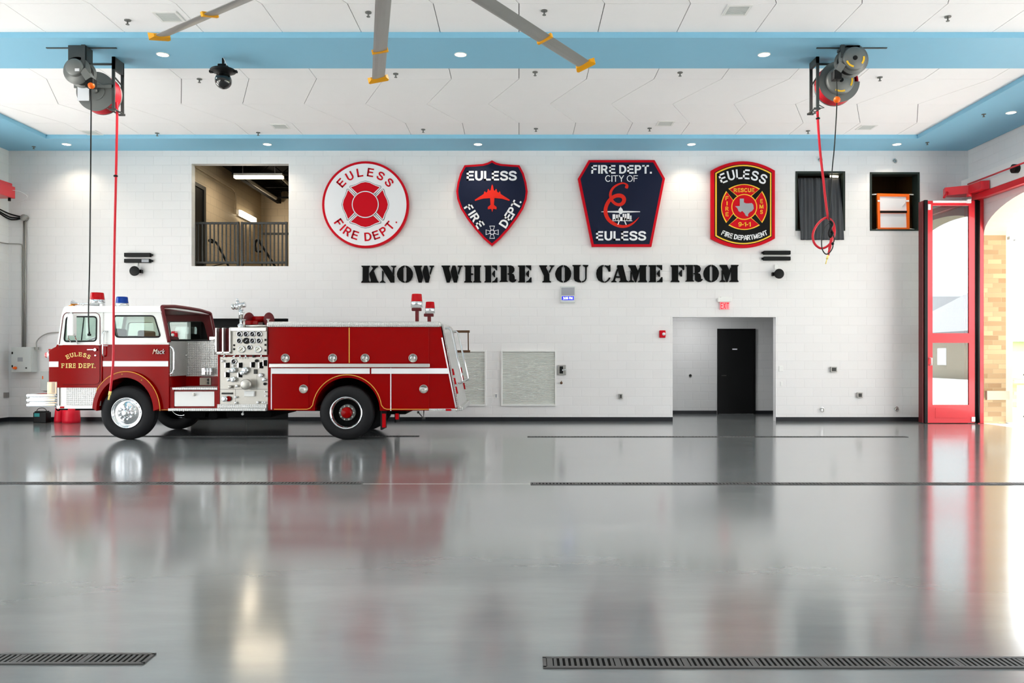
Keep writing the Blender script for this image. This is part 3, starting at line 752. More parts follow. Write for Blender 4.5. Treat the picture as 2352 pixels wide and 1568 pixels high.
tpart('grab_handle', MB().tube([tv(247, 761, 0), tv(243, 761, -0.05), tv(240.5, 765, -0.07), tv(240.5, 812, -0.07), tv(240.5, 817, -0.05), tv(240.5, 818, 0)], 0.013, 8).tube([tv(250, 794, -0.02), tv(241, 794, -0.06)], 0.008, 6), M['chrome'])
# fender flare
fl = tp(ell(293, 943, 77, -89, 3, 176, 28)) + list(reversed(tp(ell(291, 943, 65, -76, 0, 180, 28))))
fen = tpart('front_fender', MB().prism([fl], D0 - 0.07, D0 + 0.02), M['red']); bev(fen, 0.02)
mb = MB().tube([tv(a, b, -0.062) for a, b in ell(293, 943, 78, -90, 0, 150, 24)] , 0.008, 6).tube([tv(371, 941, -0.006), tv(387, 941, -0.006)], 0.007, 6)
for a, b in ((285, 859), (329.5, 872.5)): mb.sphere(tv(a, b, -0.07), 0.012, n=8, m=6)
tpart('fender_pinstripe', mb, M['gold_line'], fen)
# nose
tpart('turn_signal', MB().lathe([(0, -0.13), (0.045, -0.12), (0.06, -0.07), (0.062, 0.0)], (tx(112), D0 + 0.12, tz(815)), (1, 0, 0), 18).box(tx(104), tx(112), D0 + 0.1, D0 + 0.14, tz(805), tz(801)), M['red_lens'])
tpart('signal_bezel', MB().lathe([(0.064, -0.07), (0.07, -0.06), (0.07, 0.01), (0.06, 0.02)], (tx(112), D0 + 0.12, tz(815)), (1, 0, 0), 18), M['chrome'])
mb = MB().box(tx(112) - 0.03, tx(131), D0 - 0.004, D1 + 0.004, tz(904), tz(876.5), 0.006)
for i in range(9): mb.box(tx(119) + i * 0.006, tx(119) + i * 0.006 + 0.003, D0 - 0.012, D0, tz(902), tz(878))
tpart('headlight_housing', mb, M['chrome'])
mb = MB().box(tx(64), tx(131), D0 + 0.02, D1 - 0.02, tz(933), tz(906), 0.02)
for py in (908.5, 919, 930):
    mb.box(tx(61), tx(131), D0 - 0.03, D0 + 0.05, tz(py + 4.2), tz(py - 4.2), 0.025).box(tx(60), tx(66), D0, D1, tz(py + 4.2), tz(py - 4.2), 0.025)
tpart('front_bumper', mb, M['chrome'])
tpart('lower_side_panel', MB().box(tx(150), tx(229), D0 + 0.03, D0 + 0.05, tz(932), tz(888)), M['tread'])
tpart('lower_side_panel', MB().box(tx(132), tx(150), D0 + 0.035, D0 + 0.05, tz(932), tz(888)).box(tx(132), tx(135), D0, D0 + 0.05, tz(932), tz(890)), M['alu'])
stp = tpart('cab_step', MB().box(tx(134), tx(217), D0 - 0.06, D0 + 0.3, tz(938), tz(931), 0.006), M['alu'])
tpart('step_marker', MB().box(tx(142), tx(152), D0 - 0.067, D0 - 0.058, tz(937), tz(932.5), 0.003), M['red_lens'], stp)
tpart('tow_eye', MB().tube([tv(119 + 4 * math.cos(a), 940 + 4 * math.sin(a), 0.2) for a in [i * PI / 6 for i in range(12)]], 0.013, 8, closed=True).box(tx(122), tx(140), D0 + 0.18, D0 + 0.22, tz(943), tz(938)), M['dull_black'])
# interior
tpart('cab_lining', MB().box(tx(236), tx(371), D0 + 0.05, D1 - 0.05, tz(709), tz(707.2)).prism([tp([(236, 790), (236, 709), (371, 709), (387, 790)]), win_r], D1 - 0.06, D1 - 0.046).prism([tp([(236, 790), (236, 709), (371, 709), (387, 790)]), win_r], D0 + 0.046, D0 + 0.06), M['crimson'])
for yy in (D0 + 0.25, D1 - 0.85):
    tpart('seat', MB().box(tx(226), tx(244), yy, yy + 0.55, tz(791), tz(752), 0.04).box(tx(200), tx(232), yy, yy + 0.55, tz(795), tz(787), 0.03), M['black'])
sw = []
cS, aS = tv(193, 778, 0.5), Vector((-0.35, 0, 1)).normalized()
uS = aS.orthogonal().normalized(); wS = aS.cross(uS)
mb = MB().tube([cS + (uS * math.cos(i * PI / 12) + wS * math.sin(i * PI / 12)) * 0.23 for i in range(24)], 0.016, 8, closed=True)
for i in range(3):
    a = i * 2 * PI / 3; mb.tube([cS, cS + (uS * math.cos(a) + wS * math.sin(a)) * 0.22], 0.012, 6)
mb.cyl(cS, cS - aS * 0.25, 0.03)
tpart('steering_wheel', mb, M['black'])
tpart('dashboard', MB().box(tx(137), tx(165), D0 + 0.1, D1 - 0.1, tz(793), tz(781), 0.03), M['black'])
tpart('engine_cover', MB().box(tx(236), tx(330), D0 + 0.75, D1 - 0.75, tz(791), tz(768), 0.05), M['crimson'])
cr = [tv(388, 786, 0.01), tv(379, 742, 0.01), tv(372, 709, 0.015), tv(371, 703.5, 0.05), tv(370.5, 701.5, 0.25)]
cr += [tv(370.5, 700 - 1.5 * math.sin(PI * t), 0.25 + 1.8 * t) for t in (0.15, 0.3, 0.5, 0.7, 0.85)]
cr += [tv(370.5, 701.5, 2.05), tv(371, 703.5, 2.25), tv(372, 709, 2.285), tv(379, 742, 2.29), tv(388, 786, 2.29)]
mb = MB().tube(smooth_path(cr, 4), 0.033, 8)
mb.prism([tp([(345, 709), (371.5, 706), (387, 782), (372, 782), (368, 768), (358, 728)])], D1 - 0.1, D1 - 0.061)
tpart('crew_opening_trim', mb, M['crimson'], label='padded dark red rim of the open crew cab')
# roof fittings
mb = MB().lathe([(0.0, 0.085), (0.02, 0.08), (0.05, 0.02), (0.06, 0)], (tx(149), D0 + 0.2, tz(706)), (0, 0, 1), 14)
tpart('marker_light', MB().prism([tp([(142, 707), (147, 700), (153, 699), (163, 704.5)])], D0 + 0.15, D0 + 0.33), M['amber'], label='amber roof marker light')
tpart('marker_light', MB().prism([tp([(176, 704), (178, 699.5), (190, 700), (204, 703.3)])], D0 + 0.9, D0 + 1.05), M['amber'], label='amber roof marker light')
for yy, s in ((0.28, 1.0),):
    mb = MB().tube([tv(152, 695, yy), tv(165, 695.5, yy), tv(190, 694.5, yy), tv(212, 693.5, yy)], [0.02, 0.014, 0.012, 0.011], 10)
    mb.lathe([(0.062, 0.0), (0.058, 0.012), (0.03, 0.05), (0.02, 0.11)], tv(146, 694, yy), (1, 0, -0.05), 16)
    mb.box(tx(212), tx(221), D0 + yy - 0.05, D0 + yy + 0.05, tz(702), tz(690), 0.015).sphere(tv(216, 693, yy - 0.04), 0.03, n=10, m=8).tube([tv(172, 702, yy), tv(172, 695, yy)], 0.01, 6)
    tpart('air_horn', mb, M['chrome'])
def beacon(px0, px1, pt, pm, pb, D, lens, name='beacon', label=None, bracket=None):
    cx = PX((px0 + px1) / 2, D); r = (px1 - px0) / 2 * D / F; zt, zm, zb = PZ(pt, D), PZ(pm, D), PZ(pb, D)
    c = (cx, D, 0)
    b = tpart(name, MB().lathe([(0, zb), (r, zb), (r, zm - 0.005), (r * 0.97, zm), (0, zm)], c, (0, 0, 1), 24), M['chrome'], label=label)
    tpart('beacon_lens', MB().lathe([(r * 0.95, zm), (r * 0.84, zt - 0.012), (r * 0.78, zt), (0, zt)], c, (0, 0, 1), 24), lens, b)
    if bracket: tpart('beacon_post', bracket(), M['crimson'], b)
    return b
beacon(207, 240, 672, 688, 702, 14.8, M['red_lens'], label='red roof beacon')
beacon(266, 295, 681.5, 696.5, 703.5, 16.3, M['blue_lens'], label='blue roof beacon')
def post(px, D, p0, p1):
    return lambda: MB().box(PX(px - 4, D), PX(px + 4, D), D - 0.03, D + 0.03, PZ(p1, D), PZ(p0, D), 0.008).box(PX(px - 12, D), PX(px + 10, D), D - 0.05, D + 0.05, PZ(p0 + 4, D), PZ(p0 - 3, D), 0.01)
beacon(943.5, 971, 675, 692.5, 706, 14.9, M['red_lens'], label='tall red rear beacon', bracket=post(958, 14.9, 710, 738))
beacon(976, 999.5, 693, 708, 719.5, 16.3, M['red_lens'], label='far red rear beacon', bracket=post(986, 16.3, 723, 745))
# mirror
MD = 14.1
mir = tpart('mirror', MB().box(PX(156, MD), PX(169.5, MD), MD - 0.02, MD + 0.1, PZ(771, MD), PZ(721, MD), 0.015), M['white_matte'], label='tall white door mirror')
tpart('mirror_bracket', MB().tube([tv(172, 722, 0), P(163, 718, MD), P(157, 719, MD), P(155, 745, MD), P(156, 775, MD), tv(163, 786, 0)], 0.008, 6).tube([P(170, 765, MD), tv(178, 789, 0)], 0.011, 6), M['chrome'], mir)

# jump seat bay -------------------------------------------------------------
JD = 15.2
tpart('seat_back_panel', MB().box(PX(372, JD), PX(506, JD), JD, JD + 0.03, PZ(864, JD), PZ(782, JD)).box(PX(372, JD), PX(506, JD), JD - 0.004, JD, PZ(825.5, JD), PZ(824, JD)), M['tread'], label='tread plate wall behind the cab')
tpart('cab_back_plate', MB().box(tx(388.3), tx(388.3) + 0.012, D0 + 0.03, JD, tz(864), tz(783)), M['tread'])
tpart('top_rail', MB().box(PX(380, JD), PX(484, JD), JD - 0.01, JD + 0.04, PZ(783, JD), PZ(780, JD)), M['black'])
tpart('seat_riser', MB().box(PX(372, JD), PX(506, JD), JD - 0.01, JD + 0.05, PZ(892, JD), PZ(864, JD)).box(tx(388.5), tx(398), D0 + 0.03, JD, tz(937), tz(889)).box(tx(491), tx(503), D0 + 0.03, JD, tz(937), tz(889)).box(tx(398), tx(491), D0 + 0.06, JD, tz(937), tz(896)), M['red'])
tpart('seat_step', MB().box(tx(396), tx(499.5), D0 - 0.005, JD, tz(895), tz(889.5), 0.004), M['tread'])
cd = tpart('compartment_door', MB().box(tx(399), tx(491), D0 + 0.03, D0 + 0.06, tz(933), tz(899), 0.004).box(tx(399), tx(491), D0 + 0.026, D0 + 0.03, tz(928.5), tz(928)), M['white_matte'], label='silver white compartment door')
tpart('latch', MB().cyl(tv(444.5, 906, 0.0), tv(444.5, 906, 0.035), 0.022).box(tx(444.5) - 0.012, tx(444.5) + 0.012, D0 - 0.012, D0, tz(908), tz(902), 0.003), M['steel'], cd)
tpart('running_board', MB().box(tx(391), tx(613), D0 - 0.09, D0 + 0.35, tz(943), tz(937), 0.005).box(tx(500), tx(613), D0 - 0.03, D0 + 0.3, tz(937), tz(928), 0.004), M['tread'])
tpart('grab_rail', MB().tube([tv(388, 795, 0), tv(396, 796, -0.05), tv(401, 801, -0.06), tv(402.5, 808, -0.06), tv(402.5, 848, -0.06), tv(400, 855, -0.06), tv(395, 858.5, -0.05), tv(388, 859, 0)], 0.014, 8), M['chrome'])
tpart('bar_handle', MB().tube([PX_ for PX_ in (P(408, 815.5, JD - 0.05), P(430, 815.5, JD - 0.05))], 0.014, 8).cyl(P(412, 815.5, JD - 0.05), P(412, 815.5, JD), 0.012).cyl(P(424, 815.5, JD - 0.05), P(424, 815.5, JD), 0.02), M['chrome'])
tpart('coat_hook', MB().tube([P(414, 826, JD - 0.02), P(415, 834, JD - 0.04), P(420, 840, JD - 0.05), P(418, 845, JD - 0.02)], 0.018, 8), M['black'])
mb = MB().box(PX(467, JD), PX(491, JD), JD - 0.1, JD, PZ(861, JD), PZ(844, JD), 0.012)
for q in (473, 479, 486): mb.cyl(P(q, 844.5, JD - 0.105), P(q, 860.5, JD - 0.105), 0.02, n=10)
tpart('lantern_mount', mb, M['chrome'])
ol = tpart('outlet_plate', MB().box(PX(460, JD), PX(486, JD), JD - 0.03, JD - 0.01, PZ(884, JD), PZ(867, JD), 0.003), M['beige'])
for py in (872, 879): tpart('socket', MB().cyl(P(478.5, py, JD - 0.035), P(478.5, py, JD - 0.02), 0.026), M['dark'], ol)
tpart('side_bracket', MB().box(PX(483, 14.8), PX(500, 14.8), 14.75, 14.95, PZ(781, 14.8), PZ(773, 14.8), 0.004).tube([P(492, 780, 14.6), P(495, 790, 14.55), P(497, 800, 14.55), P(494, 812, 14.6)], 0.018, 8), M['alu'])

# pump module ------------------------------------------------------------------
tpart('pump_housing', MB().box(tx(504), tx(614.8), D0 + 0.03, D1 - 0.03, tz(937), tz(754)), M['steel'])
tpart('housing_edge', MB().box(tx(500.5), tx(504.5), D0 - 0.005, D0 + 0.2, tz(937), tz(814)).box(tx(504), tx(615), D0 + 0.015, D0 + 0.035, tz(819.5), tz(815)), M['red'])
lp = tpart('valve_panel', MB().box(tx(504.5), tx(614.8), D0 + 0.008, D0 + 0.03, tz(928), tz(819.5)), M['steel'])
gp = tpart('gauge_panel', MB().box(tx(533), tx(614.8), D0 - 0.05, D0 + 0.03, tz(814.5), tz(760)), M['steel'])
tpart('panel_hood', MB().box(tx(531), tx(614.8), D0 - 0.09, D0 + 0.03, tz(761), tz(752), 0.008), M['alu'], gp)
fr = MB()
for a, b, c, e in ((499, 502.5, 753, 811), (514.5, 518, 753, 811), (530.5, 534, 753, 811), (499, 534, 807.5, 811.5)):
    fr.box(tx(a), tx(b), D0 - 0.1, D0 + 0.05, tz(e), tz(c), 0.004)
hb = tpart('hose_bed_frame', fr, M['alu'])
tpart('hose_bed', MB().box(tx(502.5), tx(530.5), D0 + 0.02, D0 + 0.04, tz(807.5), tz(754)).box(tx(503), tx(514), D0 - 0.04, D0 + 0.02, tz(807.5), tz(804.5)).box(tx(519), tx(530), D0 - 0.04, D0 + 0.02, tz(807.5), tz(804.5)), M['crimson'], hb, 'dark red hose slots')
def zp(x, y): return 495 + x / 7.47, 740 + y / 7.47
def gauge(x, y, r, face, ring=True, parent=None, dy=-0.05):
    px, py = zp(x, y); R = r / 7.47 * PXM
    o = tv(px, py, dy)
    g = tpart('gauge', MB().lathe([(R, 0), (R, -0.03), (R * 0.82, -0.034), (R * 0.78, -0.022)], o, (0, 1, 0), 20), M['chrome'] if ring else M['black'], parent)
    tpart('dial', MB().cyl(o + Vector((0, -0.022, 0)), o, R * 0.8, n=20), M['gauge_face'] if face else M['black'], g)
    q = R * 0.62
    tpart('needle', MB().tube([o + Vector((-q * 0.6, -0.026, -q * 0.6)), o + Vector((q * 0.6, -0.026, q * 0.6))], 0.004 if R > 0.05 else 0.003, 4), M['black'] if face else M['sign_white'], g)
for x in (432, 543, 655, 768): gauge(x, 203, 48, 0)
for x in (430, 655, 768): gauge(x, 318, 48, 0)
gauge(548, 318, 52, 0, False)
gauge(465, 465, 60, 1); gauge(747, 462, 60, 1); gauge(603, 430, 43, 0)
gauge(318, 672, 47, 0, dy=0.008)
mb = MB()
for x, y in ((338, 393), (338, 460)): mb.cyl(tv(*zp(x, y), -0.065), tv(*zp(x, y), -0.05), 17 / 7.47 * PXM, n=12)
for y in (300, 385, 480): mb.box(tx(zp(860, 0)[0]), tx(zp(885, 0)[0]), D0 - 0.07, D0 - 0.05, tz(zp(0, y + 20)[1]), tz(zp(0, y - 15)[1]))
tpart('indicator_lights', mb, M['black'], gp)
def vknob(x, y, r, depth=0.06, m='chrome', name='valve_knob'):
    o = tv(*zp(x, y), 0.008); R = r / 7.47 * PXM
    return tpart(name, MB().lathe([(R * 0.55, 0), (R * 0.6, -depth * 0.5), (R, -depth * 0.55), (R, -depth * 0.95), (R * 0.8, -depth), (0, -depth)], o, (0, 1, 0), 16), M[m], lp)
for a in ((133, 663, 22), (312, 745, 18), (320, 818, 46, 0.09), (262, 838, 28, 0.11), (528, 820, 54, 0.09), (485, 868, 36, 0.12), (318, 978, 46, 0.09), (255, 985, 28, 0.11), (380, 1090, 24), (785, 908, 36), (840, 982, 30), (180, 1310, 50, 0.1), (360, 1283, 20), (360, 1378, 20), (737, 1372, 22), (825, 1372, 15), (862, 1372, 14), (862, 1190, 14), (872, 1262, 14)): vknob(*a)
vknob(265, 1105, 30, 0.08, 'steel'); vknob(708, 660, 27, 0.04, 'black'); vknob(660, 582, 22, 0.05, 'black'); vknob(850, 1055, 24, 0.04, 'black'); vknob(228, 1310, 46, 0.04, 'red')
vknob(572, 1060, 92, 0.2, 'steel', 'suction_cap')
for x0, y0, x1, y1 in ((187, 690, 240, 782), (405, 690, 460, 780), (620, 680, 675, 775), (762, 680, 815, 790), (835, 645, 882, 750), (187, 850, 240, 945), (403, 860, 455, 945)):
    a, c = zp(x0, y0); b, e = zp(x1, y1)
    h = tpart('valve_handle', MB().box(tx(a), tx(a) + (tx(b) - tx(a)) * 0.4, D0 - 0.09, D0 + 0.01, tz(e), tz(c), 0.006), M['chrome'])
    tpart('handle_slot', MB().box(tx(a) + (tx(b) - tx(a)) * 0.45, tx(b), D0 - 0.004, D0 + 0.01, tz(e), tz(c)), M['black'], h)
mb = MB()
for x0, y0, x1, y1 in ((660, 805, 715, 885), (108, 1205, 295, 1235)):
    a, c = zp(x0, y0); b, e = zp(x1, y1); mb.box(tx(a), tx(b), D0 - 0.02, D0 + 0.01, tz(e), tz(c), 0.004)
for q in ((70, 1145, 885, 1150), (338, 1150, 342, 1400), (706, 900, 709, 1145)):
    a, c = zp(q[0], q[1]); b, e = zp(q[2], q[3]); mb.box(tx(a), tx(b), D0 + 0.006, D0 + 0.009, tz(e), tz(c))
tpart('black_switches', mb, M['dark'], lp)
mb = MB()
for x, dx in ((165, 18), (335, 30), (437, 0), (532, 0), (797, 3)):
    mb.tube([tv(*zp(x + dx, 548), -0.05), tv(*zp(x - dx, 622 if dx < 10 else 605), -0.05)], 0.011, 6).cyl(tv(*zp(x, 585), -0.05), tv(*zp(x, 585), 0.02), 0.008, n=8)
tpart('drain_pulls', mb, M['chrome'], lp)
a, c = zp(508, 1180); b, e = zp(672, 1268)
tpart('name_plate', MB().box(tx(a), tx(b), D0 - 0.06, D0 + 0.01, tz(e), tz(c), 0.004), M['white_matte'], lp)
# top of the pump
ND = 15.0
def n3(px, py, D=ND): return P(px, py, D)
gun = tpart('deck_gun', MB().cyl(n3(553.5, 731), n3(553.5, 709), 0.038).cyl(n3(553.5, 754), n3(553.5, 731), 0.025).lathe([(0.06, 0), (0.06, 0.05), (0.03, 0.08)], n3(553, 753), (0, 0, 1), 14).cyl(n3(546, 703), n3(563.5, 698.5), 0.047, 0.052, n=18).sphere(n3(548, 703), 0.055, n=14, m=10).cyl(n3(546, 690), n3(546, 700), 0.03).cyl(n3(545, 685.5), n3(545, 690), 0.022).tube([n3(557, 712), n3(561, 718)], 0.012, 6), M['chrome'])
tpart('nozzle_ring', MB().lathe([(0.02, -0.02), (0.055, -0.02), (0.06, 0.0), (0.055, 0.02), (0.02, 0.02)], n3(542.5, 703.5), (1, 0, 0.25), 16).lathe([(0.0, -0.02), (0.05, -0.02), (0.058, 0.0), (0.05, 0.02), (0.02, 0.02)], n3(535.5, 704), (1, 0, 0.25), 16), M['chrome'], gun)
RD = 15.5
ax = Vector((math.cos(0.5), -math.sin(0.5), 0))
reel = tpart('hose_reel', MB().cyl(n3(572, 733, RD), n3(618, 733, RD), 0.06, n=18).box(PX(566, RD), PX(600, RD), RD - 0.2, RD + 0.1, PZ(746, RD), PZ(737, RD), 0.01), M['red'])
for q in (572.5, 618):
    tpart('reel_disc', MB().lathe([(0, -0.008), (0.13, -0.008), (0.138, 0), (0.13, 0.008), (0, 0.008)], n3(q, 734, RD - 0.1), ax, 28), M['crimson'], reel)
tpart('reel_rail', MB().cyl(n3(565, 748.5, 14.7), n3(614, 748.5, 14.7), 0.02).cyl(n3(561, 752, 14.7), n3(561, 735, 14.7), 0.016).lathe([(0.02, 0), (0.032, 0.01), (0.032, 0.018), (0, 0.02)], n3(561, 736, 14.7), (0, 0, 1), 12).cyl(n3(616, 740, 14.7), n3(616, 733, 14.7), 0.016).lathe([(0.02, 0), (0.032, 0.01), (0.032, 0.018), (0, 0.02)], n3(616, 734.5, 14.7), (0, 0, 1), 12), M['alu'], reel)

# body ---------------------------------------------------------------------------
arch_r = tp(ell(797.5, 943, 75, -76, 0, 180, 28))
bo = tp([(615, 942), (615, 749), (1012, 749), (1049, 937), (1047, 942)]) + arch_r
body = tpart('rear_body', MB().prism([bo], D0, D1), M['red']); bev(body, 0.012)
tpart('top_trim', MB().box(tx(613), tx(1013.5), D0 - 0.03, D1 + 0.03, tz(751), tz(738.5), 0.03), M['tread'], label='tread plate trim along the top of the body')
def dhandle(px, py, dd, parent, flip=0):
    o = tv(px, py, dd); R = 10 * PXM
    mb = MB().lathe([(R, 0.0), (R, -0.012), (R * 0.9, -0.018), (R * 0.86, -0.008), (0, -0.004)], o, (0, 1, 0), 24)
    n0 = len(mb.f)
    if flip: mb.tube([o + Vector((-0.045, -0.02, -0.045)), o + Vector((-0.045, -0.03, 0.02)), o + Vector((0.045, -0.03, 0.02)), o + Vector((0.045, -0.02, -0.045))], 0.008, 6)
    else: mb.tube([o + Vector((-0.035, -0.022, -0.05)), o + Vector((-0.035, -0.022, 0.05))], 0.01, 6).tube([o + Vector((0.035, -0.022, -0.05)), o + Vector((0.035, -0.022, 0.05))], 0.01, 6).tube([o + Vector((-0.035, -0.022, 0.02)), o + Vector((0.035, -0.022, 0.02))], 0.008, 6)
    for i in range(n0, len(mb.f)): mb.mi[i] = 1
    return tpart('d_handle', mb, [M['steel'], M['chrome']], parent)
for a, b, c, e, hs in ((617.5, 801, 752.5, 834, ((656, 822), (764.5, 822))), (803.8, 985.5, 752.5, 834, ((839, 822), (948.6, 822))), (623.5, 709.3, 859, 939, ((697.7, 893),)), (900, 985.3, 859, 939, ((973.3, 893),))):
    dd = tpart('locker_door', MB().box(tx(a), tx(b), D0 - 0.012, D0 + 0.005, tz(e), tz(c), 0.005), M['red'])
    for h in hs: dhandle(h[0], h[1], -0.012, dd, 1 if c > 800 else 0)
tpart('door_seam', MB().box(tx(801.3), tx(803.5), D0 - 0.016, D0, tz(833), tz(752.5)), M['gold_line'])
tpart('drip_rail', MB().box(tx(620), tx(987.5), D0 - 0.05, D0 + 0.002, tz(843), tz(835), 0.006).box(tx(620), tx(987.5), D0 - 0.055, D0 - 0.048, tz(843), tz(841.5)), M['alu'])
tpart('body_stripe', MB().box(tx(623.5), tx(849.3), D0 - 0.016, D0, tz(858), tz(845.5)).box(tx(853.3), tx(897), D0 - 0.016, D0, tz(858), tz(845.5)).prism([tp([(898.5, 845.5), (1030.5, 845.5), (1033, 858), (898.5, 858)])], D0 - 0.016, D0), M['stripe'], label='white stripe along the body')
tpart('white_edging', MB().box(tx(622.8), tx(624.8), D0 - 0.017, D0, tz(940), tz(845)), M['stripe'])
tpart('white_edging', MB().box(tx(896.8), tx(898.8), D0 - 0.02, D0, tz(943), tz(845)), M['stripe'])
tpart('white_edging', MB().tube([tv(1015, 775, -0.006), tv(1047.3, 936, -0.006)], 0.013, 6), M['stripe'])
g = [tv(630, 939.6, -0.014), tv(706, 939.6, -0.014)] + [tv(a, b, -0.014) for a, b in ((713, 937), (718, 931))] + [tv(a, b, -0.014) for a, b in ell(797.5, 941, 79.5, -80.5, 172, 8, 26)] + [tv(a, b, -0.014) for a, b in ((877, 931), (882, 937), (889, 939.6), (985, 939.6))]
tpart('body_pinstripe', MB().tube(g, 0.008, 6), M['gold_line'])
# back end
bk = [(1013.5, 745), (1017, 744), (1054, 937), (1049.5, 937)]
rear = tpart('rear_panel', MB().prism([tp(bk)], D0 + 0.07, D1 - 0.07), M['tread'], label='sloping tread plate back panel')
def rx(py): return 1013.5 + (py - 745) * (36.0 / 192.0)
for yy in (D0 + 0.14, D1 - 0.14):
    for pa, pb in ((846, 862), (867, 883), (887, 905)):
        tpart('tail_light', MB().prism([tp([(rx(pa) + 3, pa), (rx(pa) + 8, pa + 1), (rx(pb) + 8, pb - 1), (rx(pb) + 3, pb)])], yy - 0.06, yy + 0.06), M['red_lens'])
for yy in (0.3, D1 - D0 - 0.3):
    tpart('rear_grab_rail', MB().tube([tv(rx(753) + 3, 753, yy), tv(rx(752) + 12, 752, yy), tv(rx(758) + 17, 758, yy), tv(rx(870) + 21, 870, yy), tv(rx(878) + 20, 878, yy), tv(rx(881) + 14, 881, yy), tv(rx(882) + 3, 882, yy)], 0.019, 10), M['chrome'])
tpart('tailboard', MB().box(tx(1049), tx(1062), D0 + 0.08, D1 - 0.08, tz(944), tz(934), 0.006), M['tread'])
mb = MB().box(tx(985.5), tx(1047), D0 - 0.016, D0 + 0.02, tz(943.5), tz(938)); tpart('corner_plate', mb, M['tread'])
tpart('side_marker', MB().box(tx(1024), tx(1036.5), D0 - 0.03, D0 - 0.01, tz(943), tz(938.5), 0.003), M['red_lens'])
tpart('corner_bumper', MB().sphere(tv(1047.5, 941, 0.01), 0.024, n=12, m=8), M['alu'])
LDD = 16.95
ld = tpart('wooden_ladder_rack', MB().box(PX(1044, LDD), PX(1079, LDD), LDD - 0.06, LDD, PZ(764, LDD), PZ(758.5, LDD), 0.004).box(PX(1044, LDD), PX(1080, LDD), LDD - 0.06, LDD, PZ(809.5, LDD), PZ(804, LDD), 0.004), M['wood'], label='dark wooden rack at the back of the truck')
tpart('rung', MB().cyl(P(1075.3, 764, LDD - 0.03), P(1075.8, 804, LDD - 0.03), 0.012).cyl(P(1041.8, 763, LDD - 0.03), P(1041.3, 800, LDD - 0.03), 0.01).box(PX(1036, LDD), PX(1046, LDD), LDD - 0.05, LDD - 0.01, PZ(763, LDD), PZ(759, LDD)), M['wood'], ld)
# running gear ----------------------------------------------------------------------
def wheel(px, near, rearw):
    x = tx(px); s = 1 if near else -1
    y0 = D0 - 0.035 if near else D1 + 0.035
    o = Vector((x, y0, 0.478)); ax = (0, s, 0); R = 0.478
    prof = [(0.262, 0.035), (0.29, 0.006), (0.36, 0.0), (0.42, 0.008), (0.455, 0.03), (0.472, 0.06), (R, 0.075), (R, 0.105), (R - 0.012, 0.108), (R - 0.012, 0.118), (R, 0.121), (R, 0.165), (R - 0.012, 0.168), (R - 0.012, 0.178), (R, 0.181), (R, 0.215), (0.47, 0.235), (0.45, 0.26), (0.40, 0.28), (0.29, 0.285), (0.262, 0.26)]
    w = tpart('rear_wheel' if rearw else 'front_wheel', MB().lathe(prof, o, ax, 48), M['rubber'])
    if rearw: tpart('inner_tyre', MB().lathe([(r, h + 0.31) for r, h in prof], o, ax, 40), M['rubber'], w)
    if not rearw:
        tpart('wheel_disc', MB().lathe([(0.268, 0.03), (0.272, 0.008), (0.262, 0.004), (0.25, 0.03), (0.222, 0.05), (0.20, 0.048), (0.15, 0.022), (0.14, 0.012), (0.085, 0.008), (0.075, -0.005), (0.06, -0.045), (0.05, -0.052), (0.0, -0.055)], o, ax, 40), M['chrome'], w)
        for i in range(10):
            a = 2 * PI * i / 10; c = o + Vector((math.cos(a) * 0.112, 0, math.sin(a) * 0.112))
            tpart('lug_nut', MB().cyl(c + Vector((0, s * 0.02, 0)), c + Vector((0, -s * 0.035, 0)), 0.017, 0.014, n=8), M['chrome'], w)
    else:
        tpart('wheel_rim', MB().lathe([(0.285, 0.012), (0.288, 0.0), (0.272, -0.002), (0.262, 0.02), (0.25, 0.03), (0.238, 0.1), (0.225, 0.17)], o, ax, 40), M['chrome'], w)
        tpart('rim_well', MB().lathe([(0.226, 0.17), (0.15, 0.18), (0.0, 0.18)], o, ax, 40), M['dull_black'], w)
        tpart('hub', MB().lathe([(0.148, 0.17), (0.145, 0.1), (0.1, 0.095)], o, ax, 32), M['reel'], w)
        tpart('axle_cap', MB().lathe([(0.1, 0.095), (0.098, 0.05), (0.085, 0.035), (0.0, 0.03)], o, ax, 32), M['red'], w)
        for i in range(10):
            a = 2 * PI * i / 10; c = o + Vector((math.cos(a) * 0.122, 0, math.sin(a) * 0.122))
            tpart('lug_nut', MB().cyl(c + Vector((0, s * 0.1, 0)), c + Vector((0, s * 0.06, 0)), 0.017, 0.014, n=8), M['steel'], w)
    return w
wheel(292, True, False); wheel(292, False, False); wheel(795.5, True, True); wheel(795.5, False, True)
mb = MB().box(tx(122), tx(1040), D0 + 0.72, D0 + 0.82, tz(948), tz(925)).box(tx(122), tx(1040), D1 - 0.82, D1 - 0.72, tz(948), tz(925))
mb.box(tx(236), tx(352), D0 + 0.36, D1 - 0.36, tz(938), tz(872)).box(tx(716), tx(880), D0 + 0.68, D1 - 0.68, tz(925), tz(850))
mb.cyl((tx(292), D0 + 0.2, 0.478), (tx(292), D1 - 0.2, 0.478), 0.06).cyl((tx(795.5), D0 + 0.3, 0.478), (tx(795.5), D1 - 0.3, 0.478), 0.075).sphere((tx(795.5), 15.6, 0.478), 0.2, n=14, m=10)
mb.cyl((tx(330), 15.6, 0.5), (tx(795), 15.6, 0.48), 0.05).box(tx(395), tx(500), D0 + 0.5, D1 - 0.5, tz(966), tz(940), 0.03).box(tx(505), tx(612), D0 + 0.3, D1 - 0.3, tz(962), tz(936), 0.03)
mb.cyl((tx(455), D0 + 0.5, tz(958)), (tx(455), D0 + 0.8, tz(958)), 0.07).cyl((tx(472), D0 + 0.35, tz(957)), (tx(472), D0 + 0.7, tz(957)), 0.08)
mb.box(tx(885), tx(925), D0 + 0.5, D1 - 0.5, tz(956), tz(942), 0.03)
